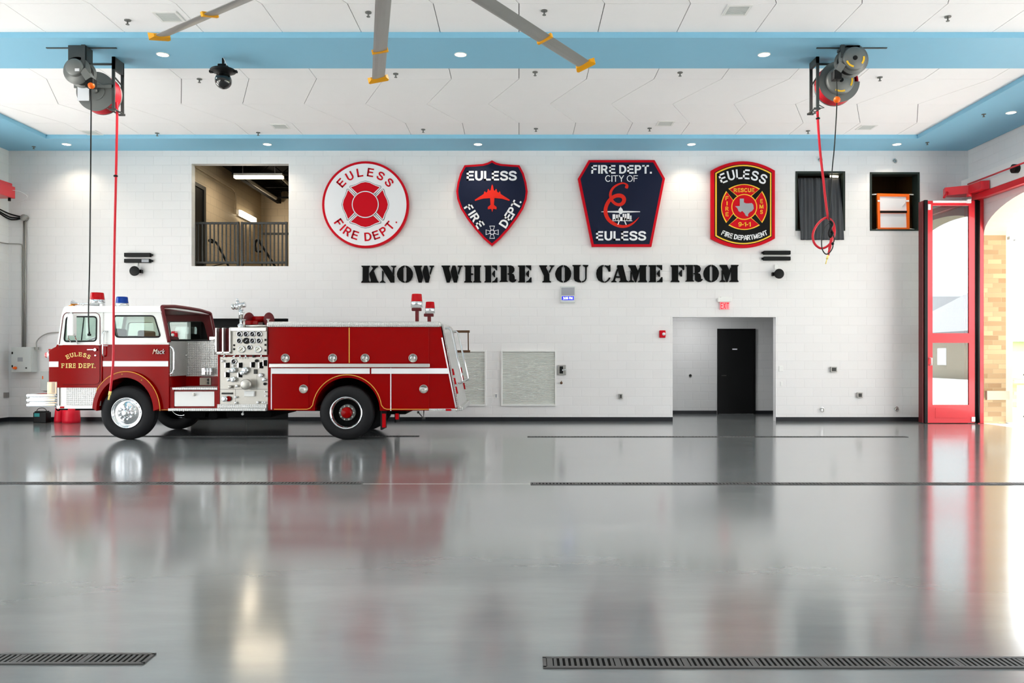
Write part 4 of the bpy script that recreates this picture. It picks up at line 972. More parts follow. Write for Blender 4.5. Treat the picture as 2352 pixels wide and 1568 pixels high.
tpart('chassis', mb, M['dull_black'])
for yy in (D0 + 0.08, D1 - 0.58):
    tpart('mud_flap', MB().box(tx(872), tx(876), yy, yy + 0.5, tz(988), tz(943)), M['rubber'])
tpart('flap_reflector', MB().box(tx(876.5), tx(885), D0 + 0.05, D0 + 0.065, tz(982), tz(950), 0.002).box(tx(906), tx(914), D0 + 0.1, D0 + 0.12, tz(964), tz(950)), M['red_lens'])
tpart('tow_bracket', MB().tube([tv(958, 946, 0.1), tv(971, 961, 0.1), tv(972, 943, 0.1)], 0.013, 6).cyl(tv(959, 950, 0.1), tv(959, 945, 0.1), 0.02).box(tx(969), tx(975), D0 + 0.08, D0 + 0.12, tz(963), tz(959)), M['dark'])
tpart('drain_knob', MB().sphere(tv(555, 951, 0.05), 0.024, n=12, m=8).cyl(tv(555, 951, 0.05), tv(555, 940, 0.1), 0.01), M['handle_white'])

# ================================================================== SIGNS AND LETTERS ON THE BACK WALL
SD_ = 18.58                                          # face of the signs
def sx(px): return PX(px, SD_)
def sz(py): return PZ(py, SD_)
SM = SD_ / F
def sp(pts, ox, oy, k): return [(sx(ox + a / k), sz(oy + b / k)) for a, b in pts]
def inset(pts, d):
    """shrink a convex-ish outline towards the inside by d"""
    out = []; m = len(pts); area = sum(pts[i][0] * pts[(i + 1) % m][1] - pts[(i + 1) % m][0] * pts[i][1] for i in range(m)); sg = 1 if area > 0 else -1
    for i in range(m):
        p = Vector(pts[i]); a = (p - Vector(pts[i - 1])).normalized(); b = (Vector(pts[(i + 1) % m]) - p).normalized()
        na = Vector((-a.y, a.x)) * sg; nb = Vector((-b.y, b.x)) * sg; n = (na + nb)
        n = n / max(0.35, (1 + na.dot(nb))); out.append((p.x + n.x * d, p.y + n.y * d))
    return out
Y0 = SD_ + 0.004
def lay(k): return SD_ - 0.004 * k
# round sign
c = (sx(839.4), sz(469.8)); R = 99.6 * SM
def disc(r, a, b): return MB().prism([ell(c[0], c[1], r, r, 0, 360, 72)[:-1]], a, b)
s1 = thing('sign', 'round white fire department sign with red rim and red cross emblem', 'sign', (c[0], SD_, c[1] - R))
part('backing', disc(R, SD_, WY - 0.004), M['sign_red'], s1)
part('face', disc(R * 0.945, lay(1), SD_ + 0.01), M['sign_white'], s1)
mb = MB()
arc_text(mb, 'EULESS', c[0], c[1], 74.5 * SM, 19.5 * SM, lay(3), lay(0), 90.4, 19.0, 0.016)
part('lettering', mb, M['sign_red'], s1)
mb = MB()
arc_text(mb, 'FIRE DEPT.', c[0], c[1], 74 * SM, 19.5 * SM, lay(3), lay(0), 270.4, 14.84, 0.016, below=True)
part('lettering', mb, M['sign_red'], s1)
def petal(rot, g, sc=1.0):
    """one arm of the cross: trapezoid with a pointed flared outer edge; local up axis"""
    pts = [(-10.5, 34), (-33 + g, 43), (-35.5 + g, 38.5)]
    pts = [(-24, 21 + g), (-34 + g, 37 + g * 0), (-35, 41.5 - g), (-20, 46 - g), (-9, 52.5 - g), (0, 54.5 - g), (9, 52.5 - g), (20, 46 - g), (35, 41.5 - g), (34 - g, 37), (24, 21 + g)]
    pts = [(-22 + g, 23.5 + g), (-36 + g * 1.2, 39), (-36 + g, 42.5 - g), (-22, 46.5 - g), (-10, 52.5 - g), (0, 54.5 - g), (10, 52.5 - g), (22, 46.5 - g), (36 - g, 42.5 - g), (36 - g * 1.2, 39), (22 - g, 23.5 + g)]
    a = math.radians(rot); ca, sa = math.cos(a), math.sin(a)
    return [(c[0] + (x * ca - y * sa) * SM, c[1] + (x * sa + y * ca) * SM) for x, y in pts]
mk, mw, mr = MB(), MB(), MB()
for rot in (0, 90, 180, 270):
    mk.prism([petal(rot, 0)], lay(2), lay(0)); mw.prism([petal(rot, 0.9)], lay(3), lay(0)); mr.prism([petal(rot, 2.9)], lay(4), lay(0))
def ring(mbx, r, a, b): mbx.prism([ell(c[0], c[1], r * SM, r * SM, 0, 360, 48)[:-1]], a, b)
ring(mk, 31.6, lay(5), lay(0)); ring(mw, 30.9, lay(6), lay(0)); ring(mr, 28.8, lay(7), lay(0))
em = part('emblem', mr, M['sign_red'], s1, 'red cross emblem')
part('emblem_border', mw, M['sign_white'], em); part('emblem_outline', mk, M['sign_black'], em)

# shield sign
half = [(1837, 80), (1880, 104), (1930, 118), (2020, 125), (2120, 131), (2165, 215), (2192, 310), (2205, 400), (2195, 480), (2160, 575), (2100, 672), (2010, 790), (1920, 890), (1837, 962)]
outl = half + [(3674 - a, b) for a, b in reversed(half[1:-1])]
ol = sp(outl, 720, 350, 4.481)
s2 = thing('sign', 'dark blue shield sign with red rim and orange red airplane', 'sign', (sx(1130), SD_, sz(565)))
part('backing', MB().prism([ol], SD_, WY - 0.004), M['sign_red'], s2)
part('face', MB().prism([inset(ol, 4.6 * SM)], lay(1), SD_ + 0.01), M['navy'], s2)
mb = put_text(MB(), 'EULESS', sx(1129.5), sz(403.7), 115 * SM, 22.5 * SM, lay(3), lay(0), 0.03); part('lettering', mb, M['sign_white'], s2)
mb = MB(); cx2, cz2 = sx(1129), sz(452)
for ch, (a, b), rot in (('F', (1598, 570), -57), ('I', (1631, 622), -57), ('R', (1664, 671), -57), ('E', (1711, 742), -57)):
    v, f = glyphs(ch, 0.03); hh = 19.5 * SM; w = (max(p.x for p in v) - min(p.x for p in v)) / (max(p.y for p in v) - min(p.y for p in v)) * hh
    put_text(mb, ch, sx(720 + a / 4.481), sz(350 + b / 4.481), w, hh, lay(3), lay(0), 0.03, math.radians(rot))
part('lettering', mb, M['sign_white'], s2)
mb = MB()
for ch, (a, b), rot in (('D', (1963, 730), 57), ('E', (2007, 662), 58), ('P', (2044, 603), 59), ('T', (2085, 538), 60)):
    v, f = glyphs(ch, 0.03); hh = 20 * SM; w = (max(p.x for p in v) - min(p.x for p in v)) / (max(p.y for p in v) - min(p.y for p in v)) * hh
    put_text(mb, ch, sx(720 + a / 4.481), sz(350 + b / 4.481), w, hh, lay(3), lay(0), 0.03, math.radians(rot))
q = sp([(2120, 510), (2136, 500), (2143, 516), (2127, 525)], 720, 350, 4.481); mb.prism([q], lay(3), lay(0))
part('lettering', mb, M['sign_white'], s2)
ph = [(1840, 328), (1849, 350), (1856, 388), (1868, 396), (1875, 378), (1885, 378), (1890, 404), (1905, 416), (1912, 402), (1922, 404), (1927, 428), (2020, 488), (2016, 499), (1935, 476), (1862, 470), (1857, 540), (1886, 563), (1884, 586), (1850, 580), (1840, 615)]
pl = ph + [(3680 - a, b) for a, b in reversed(ph[1:-1])]
part('airplane', MB().prism([sp(pl, 720, 350, 4.481)], lay(3), lay(0)), M['sign_orange'], s2, 'orange red airplane seen from above')
# small outlined cross
cc = (1839, 821)
hx = [(-16, -26), (-27, -64), (27, -64), (16, -26)]
def cross_pts(g):
    arm = [(-15 + g, -24), (-28 + g, -66 + g), (28 - g, -66 + g), (15 - g, -24)]
    out = []
    for k in range(4):
        a = k * PI / 2
        for x, y in arm: out.append((cc[0] + x * math.cos(a) - y * math.sin(a), cc[1] + x * math.sin(a) + y * math.cos(a)))
    return sp(out, 720, 350, 4.481)
part('small_cross', MB().prism([cross_pts(0)], lay(2), lay(0)), M['sign_white'], s2)
mb = MB().prism([cross_pts(6.5)], lay(3), lay(0)); part('small_cross_inset', mb, M['navy'], s2)
c3 = (sx(720 + cc[0] / 4.481), sz(350 + cc[1] / 4.481))
part('small_ring', MB().prism([ell(*c3, 5.8 * SM, 5.8 * SM, 0, 360, 24)[:-1], ell(*c3, 4.2 * SM, 4.2 * SM, 0, 360, 24)[:-1]], lay(4), lay(0)), M['sign_white'], s2)

# hexagonal sign
def z7(pts): return sp(pts, 1240, 350, 3.92)
ol = z7([(440, 68), (1033, 68), (1127, 235), (1005, 848), (468, 848), (342, 235)])
s3 = thing('sign', 'dark blue six-sided sign with red rim, script letter and white airplane', 'sign', (sx(1427), SD_, sz(566)))
part('backing', MB().prism([ol], SD_, WY - 0.004), M['sign_red'], s3)
part('face', MB().prism([inset(ol, 5.6 * SM)], lay(1), SD_ + 0.01), M['navy'], s3)
mb = put_text(MB(), 'FIRE DEPT.', sx(1427.5), sz(389), 139 * SM, 19.5 * SM, lay(3), lay(0), 0.022); part('lettering', mb, M['sign_white'], s3)
mb = put_text(MB(), 'CITY OF', sx(1427.5), sz(410), 75 * SM, 15 * SM, lay(3), lay(0), 0.0); part('lettering', mb, M['sign_white'], s3)
mb = put_text(MB(), 'EULESS', sx(1426.5), sz(541.5), 115 * SM, 22 * SM, lay(3), lay(0), 0.022); part('lettering', mb, M['sign_white'], s3)
pe = [(822, 392, 70), (838, 345, 92), (842, 300, 60), (790, 262, 38), (715, 250, 40), (610, 280, 48), (500, 345, 58), (425, 430, 66), (388, 530, 72), (390, 620, 74), (425, 720, 76), (490, 795, 78), (580, 842, 80), (670, 838, 90), (735, 790, 105), (765, 715, 108), (745, 645, 108), (680, 600, 108), (590, 592, 106), (490, 620, 98), (390, 690, 96), (310, 795, 98), (265, 900, 100), (248, 1010, 104), (260, 1110, 104), (305, 1215, 100), (385, 1310, 96), (500, 1385, 90), (630, 1435, 82), (760, 1450, 74), (890, 1425, 62), (1010, 1360, 46), (1110, 1270, 26), (1180, 1188, 6)]
sm_ = smooth_path([(a, b, w) for a, b, w in pe], 3)
part('script_letter', ribbon(MB(), [(sx(1370 + p.x / 12.06), sz(400 + p.y / 12.06), max(0.5, p.z) / 12.06 * SM) for p in sm_], lay(3), lay(0)), M['sign_orange'], s3, 'red script letter E')
def z12(pts): return [(sx(1370 + a / 12.06), sz(400 + b / 12.06)) for a, b in pts]
mb = MB()
mb.prism([z12([(130, 1035), (200, 1026), (610, 1015), (730, 1015), (1205, 1030), (1210, 1048), (730, 1068), (610, 1068), (200, 1050), (130, 1048)])], lay(2), lay(0))
mb.prism([z12([(668, 895), (685, 935)] + [(668 + 62 * math.cos(t), 1020 + 88 * math.sin(t)) for t in [(-1.15 + i * (PI + 2.3) / 16) for i in range(17)]] + [(652, 935)])], lay(3) - 0.001, lay(0))
part('airplane', mb, M['sign_white'], s3, 'white airplane seen from the front')
mb = MB().prism([z12([(415, 1298), (450, 1265), (520, 1235), (600, 1200), (670, 1180), (760, 1195), (840, 1225), (960, 1265), (1005, 1298)])], lay(2), lay(0))
for x0, x1, y in ((445, 520, 1110), (540, 590, 1120), (608, 648, 1112), (722, 768, 1095), (782, 832, 1100), (848, 915, 1085), (930, 968, 1145)): mb.prism([z12([(x0, 1280), (x0, y), (x1, y), (x1, 1280)])], lay(2), lay(0))
mb.prism([z12([(578, 1400), (612, 1298), (642, 1298), (606, 1400)])], lay(4), lay(0)).prism([z12([(765, 1298), (795, 1298), (838, 1400), (806, 1400)])], lay(4), lay(0))
part('skyline', mb, M['sign_white'], s3, 'white city skyline')

# barrel sign
def barrel(x0, x1, yt, yb, bow, n=14, g=0):
    """outline bowed at top and bottom, in zoom pixels"""
    xm = (x0 + x1) / 2; hw = (x1 - x0) / 2; top = []; bot = []
    for i in range(n + 1):
        t = -1 + 2 * i / n
        top.append((xm + t * hw, yt + bow * t * t)); bot.append((xm - t * hw, yb - bow * t * t))
    return z7(top + bot)
s4 = thing('sign', 'black barrel-shaped sign with red rim, yellow line and grey state outline', 'sign', (sx(1708), SD_, sz(568)))
part('backing', MB().prism([barrel(1541, 2117, 79, 859, 84)], SD_, WY - 0.004), M['sign_red'], s4)
part('black_rim', MB().prism([barrel(1572, 2090, 106, 832, 74)], lay(1), SD_ + 0.01), M['sign_black'], s4)
part('yellow_line', MB().prism([barrel(1579, 2083, 112, 826, 73)], lay(2), SD_ + 0.01), M['sign_yellow'], s4)
part('face', MB().prism([barrel(1592, 2071, 124, 815, 69)], lay(3), SD_ + 0.01), M['sign_black'], s4)
mb = MB()
for ch, (a, b), rot, hh in (('E', (1646, 234), 22, 88), ('U', (1720, 208), 13, 88), ('L', (1792, 197), 4, 88), ('E', (1858, 198), -4, 88), ('S', (1934, 211), -13, 88), ('S', (2008, 240), -22, 88)):
    v, f = glyphs(ch, 0.015); h_ = hh / 3.92 * SM; w = (max(p.x for p in v) - min(p.x for p in v)) / (max(p.y for p in v) - min(p.y for p in v)) * h_ * 0.92
    put_text(mb, ch, sx(1240 + a / 3.92), sz(350 + b / 3.92), w, h_, lay(5), lay(0), 0.015, math.radians(rot))
part('lettering', mb, M['sign_white'], s4)
word = 'FIRE DEPARTMENT'; mb = MB(); wid = {'I': 0.45, ' ': 0.45, 'M': 1.25}
adv = [wid.get(ch, 1.0) for ch in word]; tot = sum(adv); pos = 0
for ch, a in zip(word, adv):
    t = ((pos + a / 2) / tot) * 2 - 1; pos += a
    if ch == ' ': continue
    x = 1840 + t * 205; y = 768 - 50 * t * t; rot = math.atan(100 * t / 205.0)
    v, f = glyphs(ch, 0.025); h_ = 45 / 3.92 * SM; w = min(1.15, (max(p.x for p in v) - min(p.x for p in v)) / (max(p.y for p in v) - min(p.y for p in v))) * h_ * 0.82
    put_text(mb, ch, sx(1240 + x / 3.92), sz(350 + y / 3.92), w, h_, lay(5), lay(0), 0.025, rot)
part('lettering', mb, M['sign_white'], s4)
ec = (1838, 492)
def E7(x, y): return (sx(1240 + x / 3.92), sz(350 + y / 3.92))
def petal4(k, g):
    # arms with a curved outer edge
    if k % 2 == 0:
        hw, r0, r1, bow = 142 - g * 1.6, 105 + g, 206 - g, 42; iw = 50 - g * 0.3
    else:
        hw, r0, r1, bow = 144 - g * 1.6, 108 + g, 208 - g, 46; iw = 50 - g * 0.3
    pts = [(-iw, r0 - 20), (-hw, r1 - bow)] + [(-hw + 2 * hw * i / 10, r1 - bow * ((-1 + 0.2 * i) ** 2)) for i in range(1, 10)] + [(hw, r1 - bow), (iw, r0 - 20)]
    a = k * PI / 2
    return [E7(ec[0] + x * math.cos(a) - (-y) * math.sin(a), ec[1] + x * math.sin(a) + (-y) * math.cos(a)) for x, y in pts]
my, mr = MB(), MB()
for k in range(4):
    my.prism([petal4(k, 0)], lay(4), lay(0)); mr.prism([petal4(k, 7)], lay(5), lay(0))
def circ4(r, k): return [E7(ec[0] + r * math.cos(t), ec[1] + r * math.sin(t)) for t in [i * 2 * PI / 48 for i in range(48)]]
my.prism([circ4(116, 0)], lay(6), lay(0)); mr.prism([circ4(108, 0)], lay(7), lay(0))
em = part('emblem', mr, M['sign_red'], s4, 'red cross emblem'); part('emblem_border', my, M['sign_yellow'], em)
part('emblem_word', put_text(MB(), 'RESCUE', *E7(1836, 341), 185 / 3.92 * SM, 36 / 3.92 * SM, lay(7), lay(4), 0.014), M['sign_yellow'], em)
part('emblem_word', put_text(MB(), '9-1-1', *E7(1840, 648), 110 / 3.92 * SM, 40 / 3.92 * SM, lay(7), lay(4), 0.014), M['sign_yellow'], em)
mb = MB()
for ch, y in zip('FIRE', (413, 460, 508, 557)): put_text(mb, ch, *E7(1683, y), (8 if ch == 'I' else 27) / 3.92 * SM, 36 / 3.92 * SM, lay(7), lay(4), 0.012)
part('emblem_word', mb, M['sign_yellow'], em)
mb = MB()
for ch, y in zip('EMS', (440, 488, 537)): put_text(mb, ch, *E7(1992, y), (34 if ch == 'M' else 25) / 3.92 * SM, 36 / 3.92 * SM, lay(7), lay(4), 0.012)
part('emblem_word', mb, M['sign_yellow'], em)
tex = [(1797, 418), (1833, 418), (1833, 452), (1850, 460), (1872, 461), (1905, 458), (1918, 474), (1922, 508), (1908, 528), (1884, 542), (1870, 560), (1872, 578), (1850, 572), (1838, 548), (1818, 528), (1802, 540), (1786, 530), (1774, 503), (1755, 486), (1797, 485)]
part('state_outline', MB().prism([[E7(a, b) for a, b in tex]], lay(9), lay(0)), M['sign_grey'], em, 'grey state outline')

# stencil letters -------------------------------------------------------------
G = {
'K': [[(105,160),(310,160),(310,178),(285,205),(280,510),(300,540),(320,560),(320,577),(100,577),(105,555),(135,525),(138,205),(108,180)], [(350,160),(510,160),(510,180),(460,215),(405,285),(490,510),(525,560),(525,577),(325,577),(330,545),(340,520),(300,375),(300,350),(385,235),(385,210),(350,180)]],
'N': [[(613,270),(650,310),(640,510),(660,535),(695,560),(695,572),(555,572),(555,560),(595,535),(612,510)], [(565,160),(745,160),(775,190),(915,415),(915,570),(820,570),(615,235),(565,180)], [(830,160),(960,160),(960,178),(915,210),(908,395),(870,345),(880,215),(870,200),(830,178)]],
'O': [[(1165,145),(1100,165),(1030,220),(990,300),(978,360),(988,430),(1030,510),(1100,560),(1165,577),(1165,550),(1135,520),(1135,210),(1165,178)], [(1188,147),(1250,165),(1320,220),(1362,300),(1370,360),(1360,430),(1320,510),(1250,562),(1188,578),(1188,550),(1212,520),(1212,210),(1188,180)]],
'W': [[(1385,155),(1590,155),(1590,175),(1565,200),(1570,250),(1620,420),(1620,440),(1580,565),(1510,565),(1410,200),(1385,180)], [(1650,155),(1720,155),(1735,200),(1790,430),(1755,565),(1680,565),(1608,320),(1608,290)], [(1775,155),(1890,155),(1890,175),(1860,195),(1800,380),(1780,340),(1815,205),(1775,178)]],
'H': [[(600,155),(797,155),(797,175),(770,195),(770,340),(824,350),(824,375),(770,385),(770,520),(800,545),(800,563),(600,563),(600,545),(630,520),(630,200),(600,175)], [(822,155),(1018,155),(1018,175),(990,200),(990,520),(1020,545),(1020,563),(822,563),(822,545),(848,520),(848,200),(822,175)]],
'E': [[(1090,150),(1260,150),(1260,553),(1095,553),(1095,535),(1120,515),(1120,190),(1090,170)], [(1280,148),(1410,148),(1410,260),(1385,265),(1360,225),(1280,170)], [(1282,345),(1335,270),(1357,270),(1357,425),(1335,425),(1282,355)], [(1285,535),(1340,505),(1395,430),(1418,440),(1418,553),(1285,553)]],
'R': [[(1470,150),(1645,150),(1645,515),(1672,540),(1672,553),(1467,553),(1467,540),(1500,515),(1500,190),(1470,170)], [(1662,150),(1745,150),(1805,175),(1835,225),(1835,275),(1805,325),(1765,345),(1815,365),(1840,420),(1845,490),(1880,490),(1880,515),(1840,555),(1780,565),(1730,545),(1700,505),(1700,380),(1660,365),(1660,350),(1695,340),(1695,190),(1662,170)]],
'Y': [[(82,132),(262,132),(262,150),(240,165),(240,185),(312,330),(315,470),(350,488),(350,508),(155,508),(155,488),(185,470),(188,360),(100,170),(82,150)], [(315,132),(425,132),(425,150),(390,175),(318,305),(300,270),(345,185),(345,160),(315,150)]],
'U': [[(832,130),(1015,130),(1015,150),(990,165),(990,440),(1005,470),(1030,490),(1030,515),(960,508),(890,480),(862,430),(860,165),(832,150)], [(1070,130),(1190,130),(1190,150),(1155,180),(1150,430),(1125,480),(1085,505),(1045,512),(1045,488),(1080,478),(1110,450),(1120,420),(1120,180),(1100,165),(1070,148)]],
'C': [[(1535,120),(1535,140),(1508,165),(1508,440),(1520,475),(1550,490),(1550,508),(1490,498),(1420,460),(1380,390),(1368,310),(1380,230),(1420,170),(1480,130)], [(1560,125),(1585,132),(1640,140),(1665,122),(1688,122),(1688,265),(1650,268),(1625,210),(1590,165),(1560,145)], [(1688,400),(1680,430),(1640,475),(1590,505),(1560,508),(1560,488),(1600,470),(1640,425),(1655,397)]],
'A': [[(1830,215),(1845,200),(1855,240),(1820,370),(1895,375),(1905,408),(1810,408),(1800,440),(1795,470),(1825,490),(1825,508),(1708,508),(1708,490),(1745,465)], [(1845,123),(1970,123),(2050,460),(2090,490),(2090,508),(1885,508),(1885,490),(1915,465),(1905,400),(1850,200),(1835,160)]],
'M': [[(1885,235),(1915,300),(1915,425),(1960,455),(1960,470),(1845,470),(1845,455),(1885,425)], [(1845,130),(1990,130),(2037,240),(2070,180),(2070,260),(2005,470),(1980,470),(1885,190),(1845,150)], [(2076,130),(2225,130),(2225,148),(2205,165),(2205,425),(2225,455),(2225,470),(2045,470),(2045,455),(2078,425),(2078,165),(2076,150)]],
'F': [[(825,125),(975,125),(975,425),(1000,450),(1000,468),(825,468),(825,450),(850,425),(850,165),(825,145)], [(990,122),(1100,122),(1100,220),(1080,225),(1055,180),(990,145)], [(992,285),(1035,225),(1055,225),(1055,355),(1035,355),(992,295)]],
}
LD_ = WY - 0.05
words_ = [('KNOW', 'first', [(829.3, 869.1), (871.9, 909.7), (911.5, 948.2), (949.6, 996.8)]), ('WHERE', 'second', [(1014, 1062), (1066, 1105.4), (1112, 1142.7), (1147.2, 1186), (1189.6, 1221)]), ('YOU', 'third', [(1238.4, 1273.4), (1275.2, 1312.3), (1315, 1351.5)]), ('CAME', 'fourth', [(1369.6, 1402.3), (1404.3, 1443.3), (1443.6, 1486.3), (1490.3, 1522)]), ('FROM', 'fifth', [(1541, 1572), (1575, 1614), (1616, 1651.6), (1653.6, 1696.5)])]
ordn = ['first', 'second', 'third', 'fourth', 'fifth']
for wd, wn_, boxes in words_:
    for i, (ch, (xa, xb)) in enumerate(zip(wd, boxes)):
        pl_ = G[ch]; ax_ = [p[0] for q in pl_ for p in q]; ay_ = [p[1] for q in pl_ for p in q]
        x0, x1, y0, y1 = min(ax_), max(ax_), min(ay_), max(ay_)
        t = (xa - 829) / 867.0; ya, yb = 609.9 - 2.0 * t, 648.8 - 1.6 * t
        if ch in 'OCU': ya -= 0.6; yb += 0.6
        mb = MB()
        for q in pl_:
            mb.prism([[(PX(xa + (p[0] - x0) / (x1 - x0) * (xb - xa), LD_), PZ(ya + (p[1] - y0) / (y1 - y0) * (yb - ya), LD_)) for p in q]], LD_, WY + 0.002)
        dup_ = wd.count(ch) > 1
        lab = 'black stencil letter %s in the slogan word %s' % (ch, wd)
        if dup_: lab = 'black stencil letter %s at the %s of the slogan word %s' % (ch, 'middle' if i == 2 else 'end', wd)
        solo('wall_letter', mb, M['letter'], lab, 'letter', 'black stencil letters of the slogan')

# ================================================================== LAMPS AND CEILING FITTINGS
def spot(parent, loc, power, size, blend, col, radius=0.05, target=None):
    d = bpy.data.lights.new('lamp_light', 'SPOT'); d.energy = power; d.spot_size = math.radians(size); d.spot_blend = blend; d.color = col; d.shadow_soft_size = radius
    o = bpy.data.objects.new('lamp_light', d); COL.objects.link(o); o.parent = parent; o.location = Vector(loc) - worldloc(parent)
    return o
def downlight(x, y, label, power, group, size=120, col=(1.0, 0.86, 0.68)):
    t = thing('downlight', label, 'ceiling light', (x, y, ZS), group)
    part('trim_ring', MB().lathe([(0.098, 0.0), (0.098, -0.008), (0.085, -0.01), (0.083, 0.0)], (x, y, ZS), (0, 0, 1), 28), M['white_matte'], t)
    part('lens', MB().cyl((x, y, ZS - 0.006), (x, y, ZS), 0.084, n=28), M['lamp'], t)
    spot(t, (x, y, ZS - 0.02), power, size, 0.7, col)
for px, w in ((374, 'left of the dome camera'), (1058, 'between the two middle fan blades'), (1755, 'beside the right hose reels')):
    downlight(PX(px, 12.73), 12.73, 'round lit downlight in the crossing blue beam ' + w, 120, 'downlights in the blue beam', 165, (1.0, 0.93, 0.85))
for px, w in ((153, 'near the left corner'), (614, 'above the landing opening'), (1098, 'above the shield sign'), (1588, 'above the gap beside the barrel sign'), (2060, 'above the orange prop window')):
    downlight(PX(px, 18.1), 18.1, 'round lit downlight in the back blue soffit ' + w, 34, 'downlights along the back soffit')
for yb, w in ((7.15, 'second'), (1.6, 'third')):  # extra lamps out of view, added to brighten the room
    for xb, ww in ((-5.5, 'left'), (-0.9, 'middle'), (3.8, 'right')):
        downlight(xb, yb, 'round added fill downlight at the %s of the %s blue beam overhead, out of the picture' % (ww, w), 130, 'added fill downlights in the nearer beams', 165, (1.0, 0.93, 0.85))
downlight(9.47, 15.75, 'round lit downlight in the right blue soffit', 15, 'downlights in the side soffit')

def on_ceiling(px, py, z=ZC):
    D = (z - CH) * F / (CY - py); return PX(px, D), min(D, 17.5 if z == ZC else D), z
spr = [('of the near row', ((293, 46), (846, 28), (1250, 24), (2177, 38)), ZC), ('of the row just past the blue beam', ((458, 181), (909, 169), (1229, 165), (1562, 166), (2021, 177)), ZC), ('of the row by the back soffit', ((370, 311), (593, 304), (972, 297), (1231, 295), (1492, 294), (1856, 300)), ZC)]
nth = ['first', 'second', 'third', 'fourth', 'fifth', 'sixth']
for where, pts, z in spr:
    for i, (a, b) in enumerate(pts):
        x, y, zz = on_ceiling(a, b, z)
        mb = MB().cyl((x, y, zz), (x, y, zz - 0.012), 0.045, n=14).cyl((x, y, zz), (x, y, zz - 0.06), 0.012, n=8).cyl((x, y, zz - 0.06), (x, y, zz - 0.066), 0.026, n=12)
        solo('ceiling_sprinkler', mb, M['reel'], 'small ceiling sprinkler, %s from the left %s' % (nth[i], where), 'sprinkler', 'ceiling sprinklers')
for (a, b, w) in ((77.5, 340, 'at the left end of the blue soffit'), (2130, 327, 'in the right inside corner of the blue soffit'), (2259.6, 262, 'in the right side soffit before the downlight')):
    D = min((ZS - CH) * F / (CY - b), 18.3); x, y, zz = PX(a, D), D, ZS
    mb = MB().cyl((x, y, zz), (x, y, zz - 0.01), 0.04, n=14).cyl((x, y, zz), (x, y, zz - 0.05), 0.012, n=8).cyl((x, y, zz - 0.05), (x, y, zz - 0.056), 0.024, n=12)
    solo('ceiling_sprinkler', mb, M['reel'], 'small sprinkler ' + w, 'sprinkler', 'soffit sprinklers')
for a, b, w in ((388, 38, 'in the near ceiling strip at the left'), (1693, 23, 'in the near ceiling strip at the right'), (644, 290, 'in the far ceiling above the landing opening'), (1528, 283, 'in the far ceiling between the two right signs'), (1990, 292, 'in the far ceiling above the orange prop window'), (210, 304, 'in the far ceiling behind the left hanging cord')):
    x, y, z = on_ceiling(a, b); h = 0.17
    t = thing('ceiling_vent', 'square pale grey vent grille ' + w, 'vent', (x, y, ZC), 'square ceiling vents')
    part('vent_frame', MB().prism([[(x - h, y - h), (x + h, y - h), (x + h, y + h), (x - h, y + h)], [(x - h * 0.8, y - h * 0.8), (x + h * 0.8, y - h * 0.8), (x + h * 0.8, y + h * 0.8), (x - h * 0.8, y + h * 0.8)]], ZC - 0.012, ZC + 0.001, 'z'), M['white_matte'], t)
    mb = MB()
    for k in range(9): mb.box(x - h * 0.8, x + h * 0.8, y - h * 0.78 + k * h * 0.175, y - h * 0.78 + k * h * 0.175 + 0.018, ZC - 0.009, ZC + 0.001)
    part('louvre', mb, M['grey_box'], t)

# dome camera hanging from the beam
DD = 12.9
t = thing('dome_camera', 'black dome camera hanging below the blue beam', 'camera', P(512.5, 205, DD))
part('mount_flange', MB().lathe([(0.03, 0.05), (0.1, 0.045), (0.185, 0.02), (0.2, 0.0), (0.19, -0.012), (0.12, -0.03), (0.1, -0.05)], P(512.5, 163, DD), (0, 0, 1), 28).box(PX(481, DD), PX(489, DD), DD - 0.03, DD + 0.03, PZ(167, DD), PZ(162, DD), 0.006).box(PX(536, DD), PX(545, DD), DD - 0.03, DD + 0.03, PZ(167, DD), PZ(162, DD), 0.006).box(PX(503, DD), PX(522, DD), DD - 0.07, DD + 0.07, PZ(158, DD), PZ(149, DD), 0.01), M['black'], t)
part('neck', MB().cyl(P(512.5, 166, DD), P(513, 178, DD), 0.09, 0.1, n=24).cyl(P(512.5, 149, DD), (PX(512.5, DD), DD, ZS), 0.02, n=10), M['black'], t)
part('dome', MB().sphere(P(513, 185.5, DD), 0.131, n=28, m=18), mat('black_gloss_dome', (10, 10, 12), 0.08, coat=1.0), t)
part('safety_cable', MB().tube([(PX(515, DD), DD - 0.04, ZS), P(518, 143, DD - 0.06), P(521, 150, DD - 0.06)], 0.006, 6), M['handle_white'], t)

# ceiling fan with long blades
FZ = 5.1; dz = FZ - CH
def fp(px, py): return Vector(((px - CX) / (CY - py) * dz, F / (CY - py) * dz))
T = [fp(367, 84), fp(869, 181), fp(1344, 149)]
def circum(a, b, c_):
    d = 2 * (a.x * (b.y - c_.y) + b.x * (c_.y - a.y) + c_.x * (a.y - b.y))
    return Vector((((a.x ** 2 + a.y ** 2) * (b.y - c_.y) + (b.x ** 2 + b.y ** 2) * (c_.y - a.y) + (c_.x ** 2 + c_.y ** 2) * (a.y - b.y)) / d, ((a.x ** 2 + a.y ** 2) * (c_.x - b.x) + (b.x ** 2 + b.y ** 2) * (a.x - c_.x) + (c_.x ** 2 + c_.y ** 2) * (b.x - a.x)) / d))
hubc = circum(*T); FR = (T[1] - hubc).length
angs = [math.atan2(p.y - hubc.y, p.x - hubc.x) for p in T]
if angs[0] < 0: angs[0] += 2 * PI
gap = (2 * PI - (angs[0] - angs[2])) / 6
angs += [angs[0] + gap * k for k in range(1, 6)]
fan = thing('ceiling_fan', 'huge silver ceiling fan with amber yellow blade tips', 'ceiling fan', (hubc.x, hubc.y, FZ))
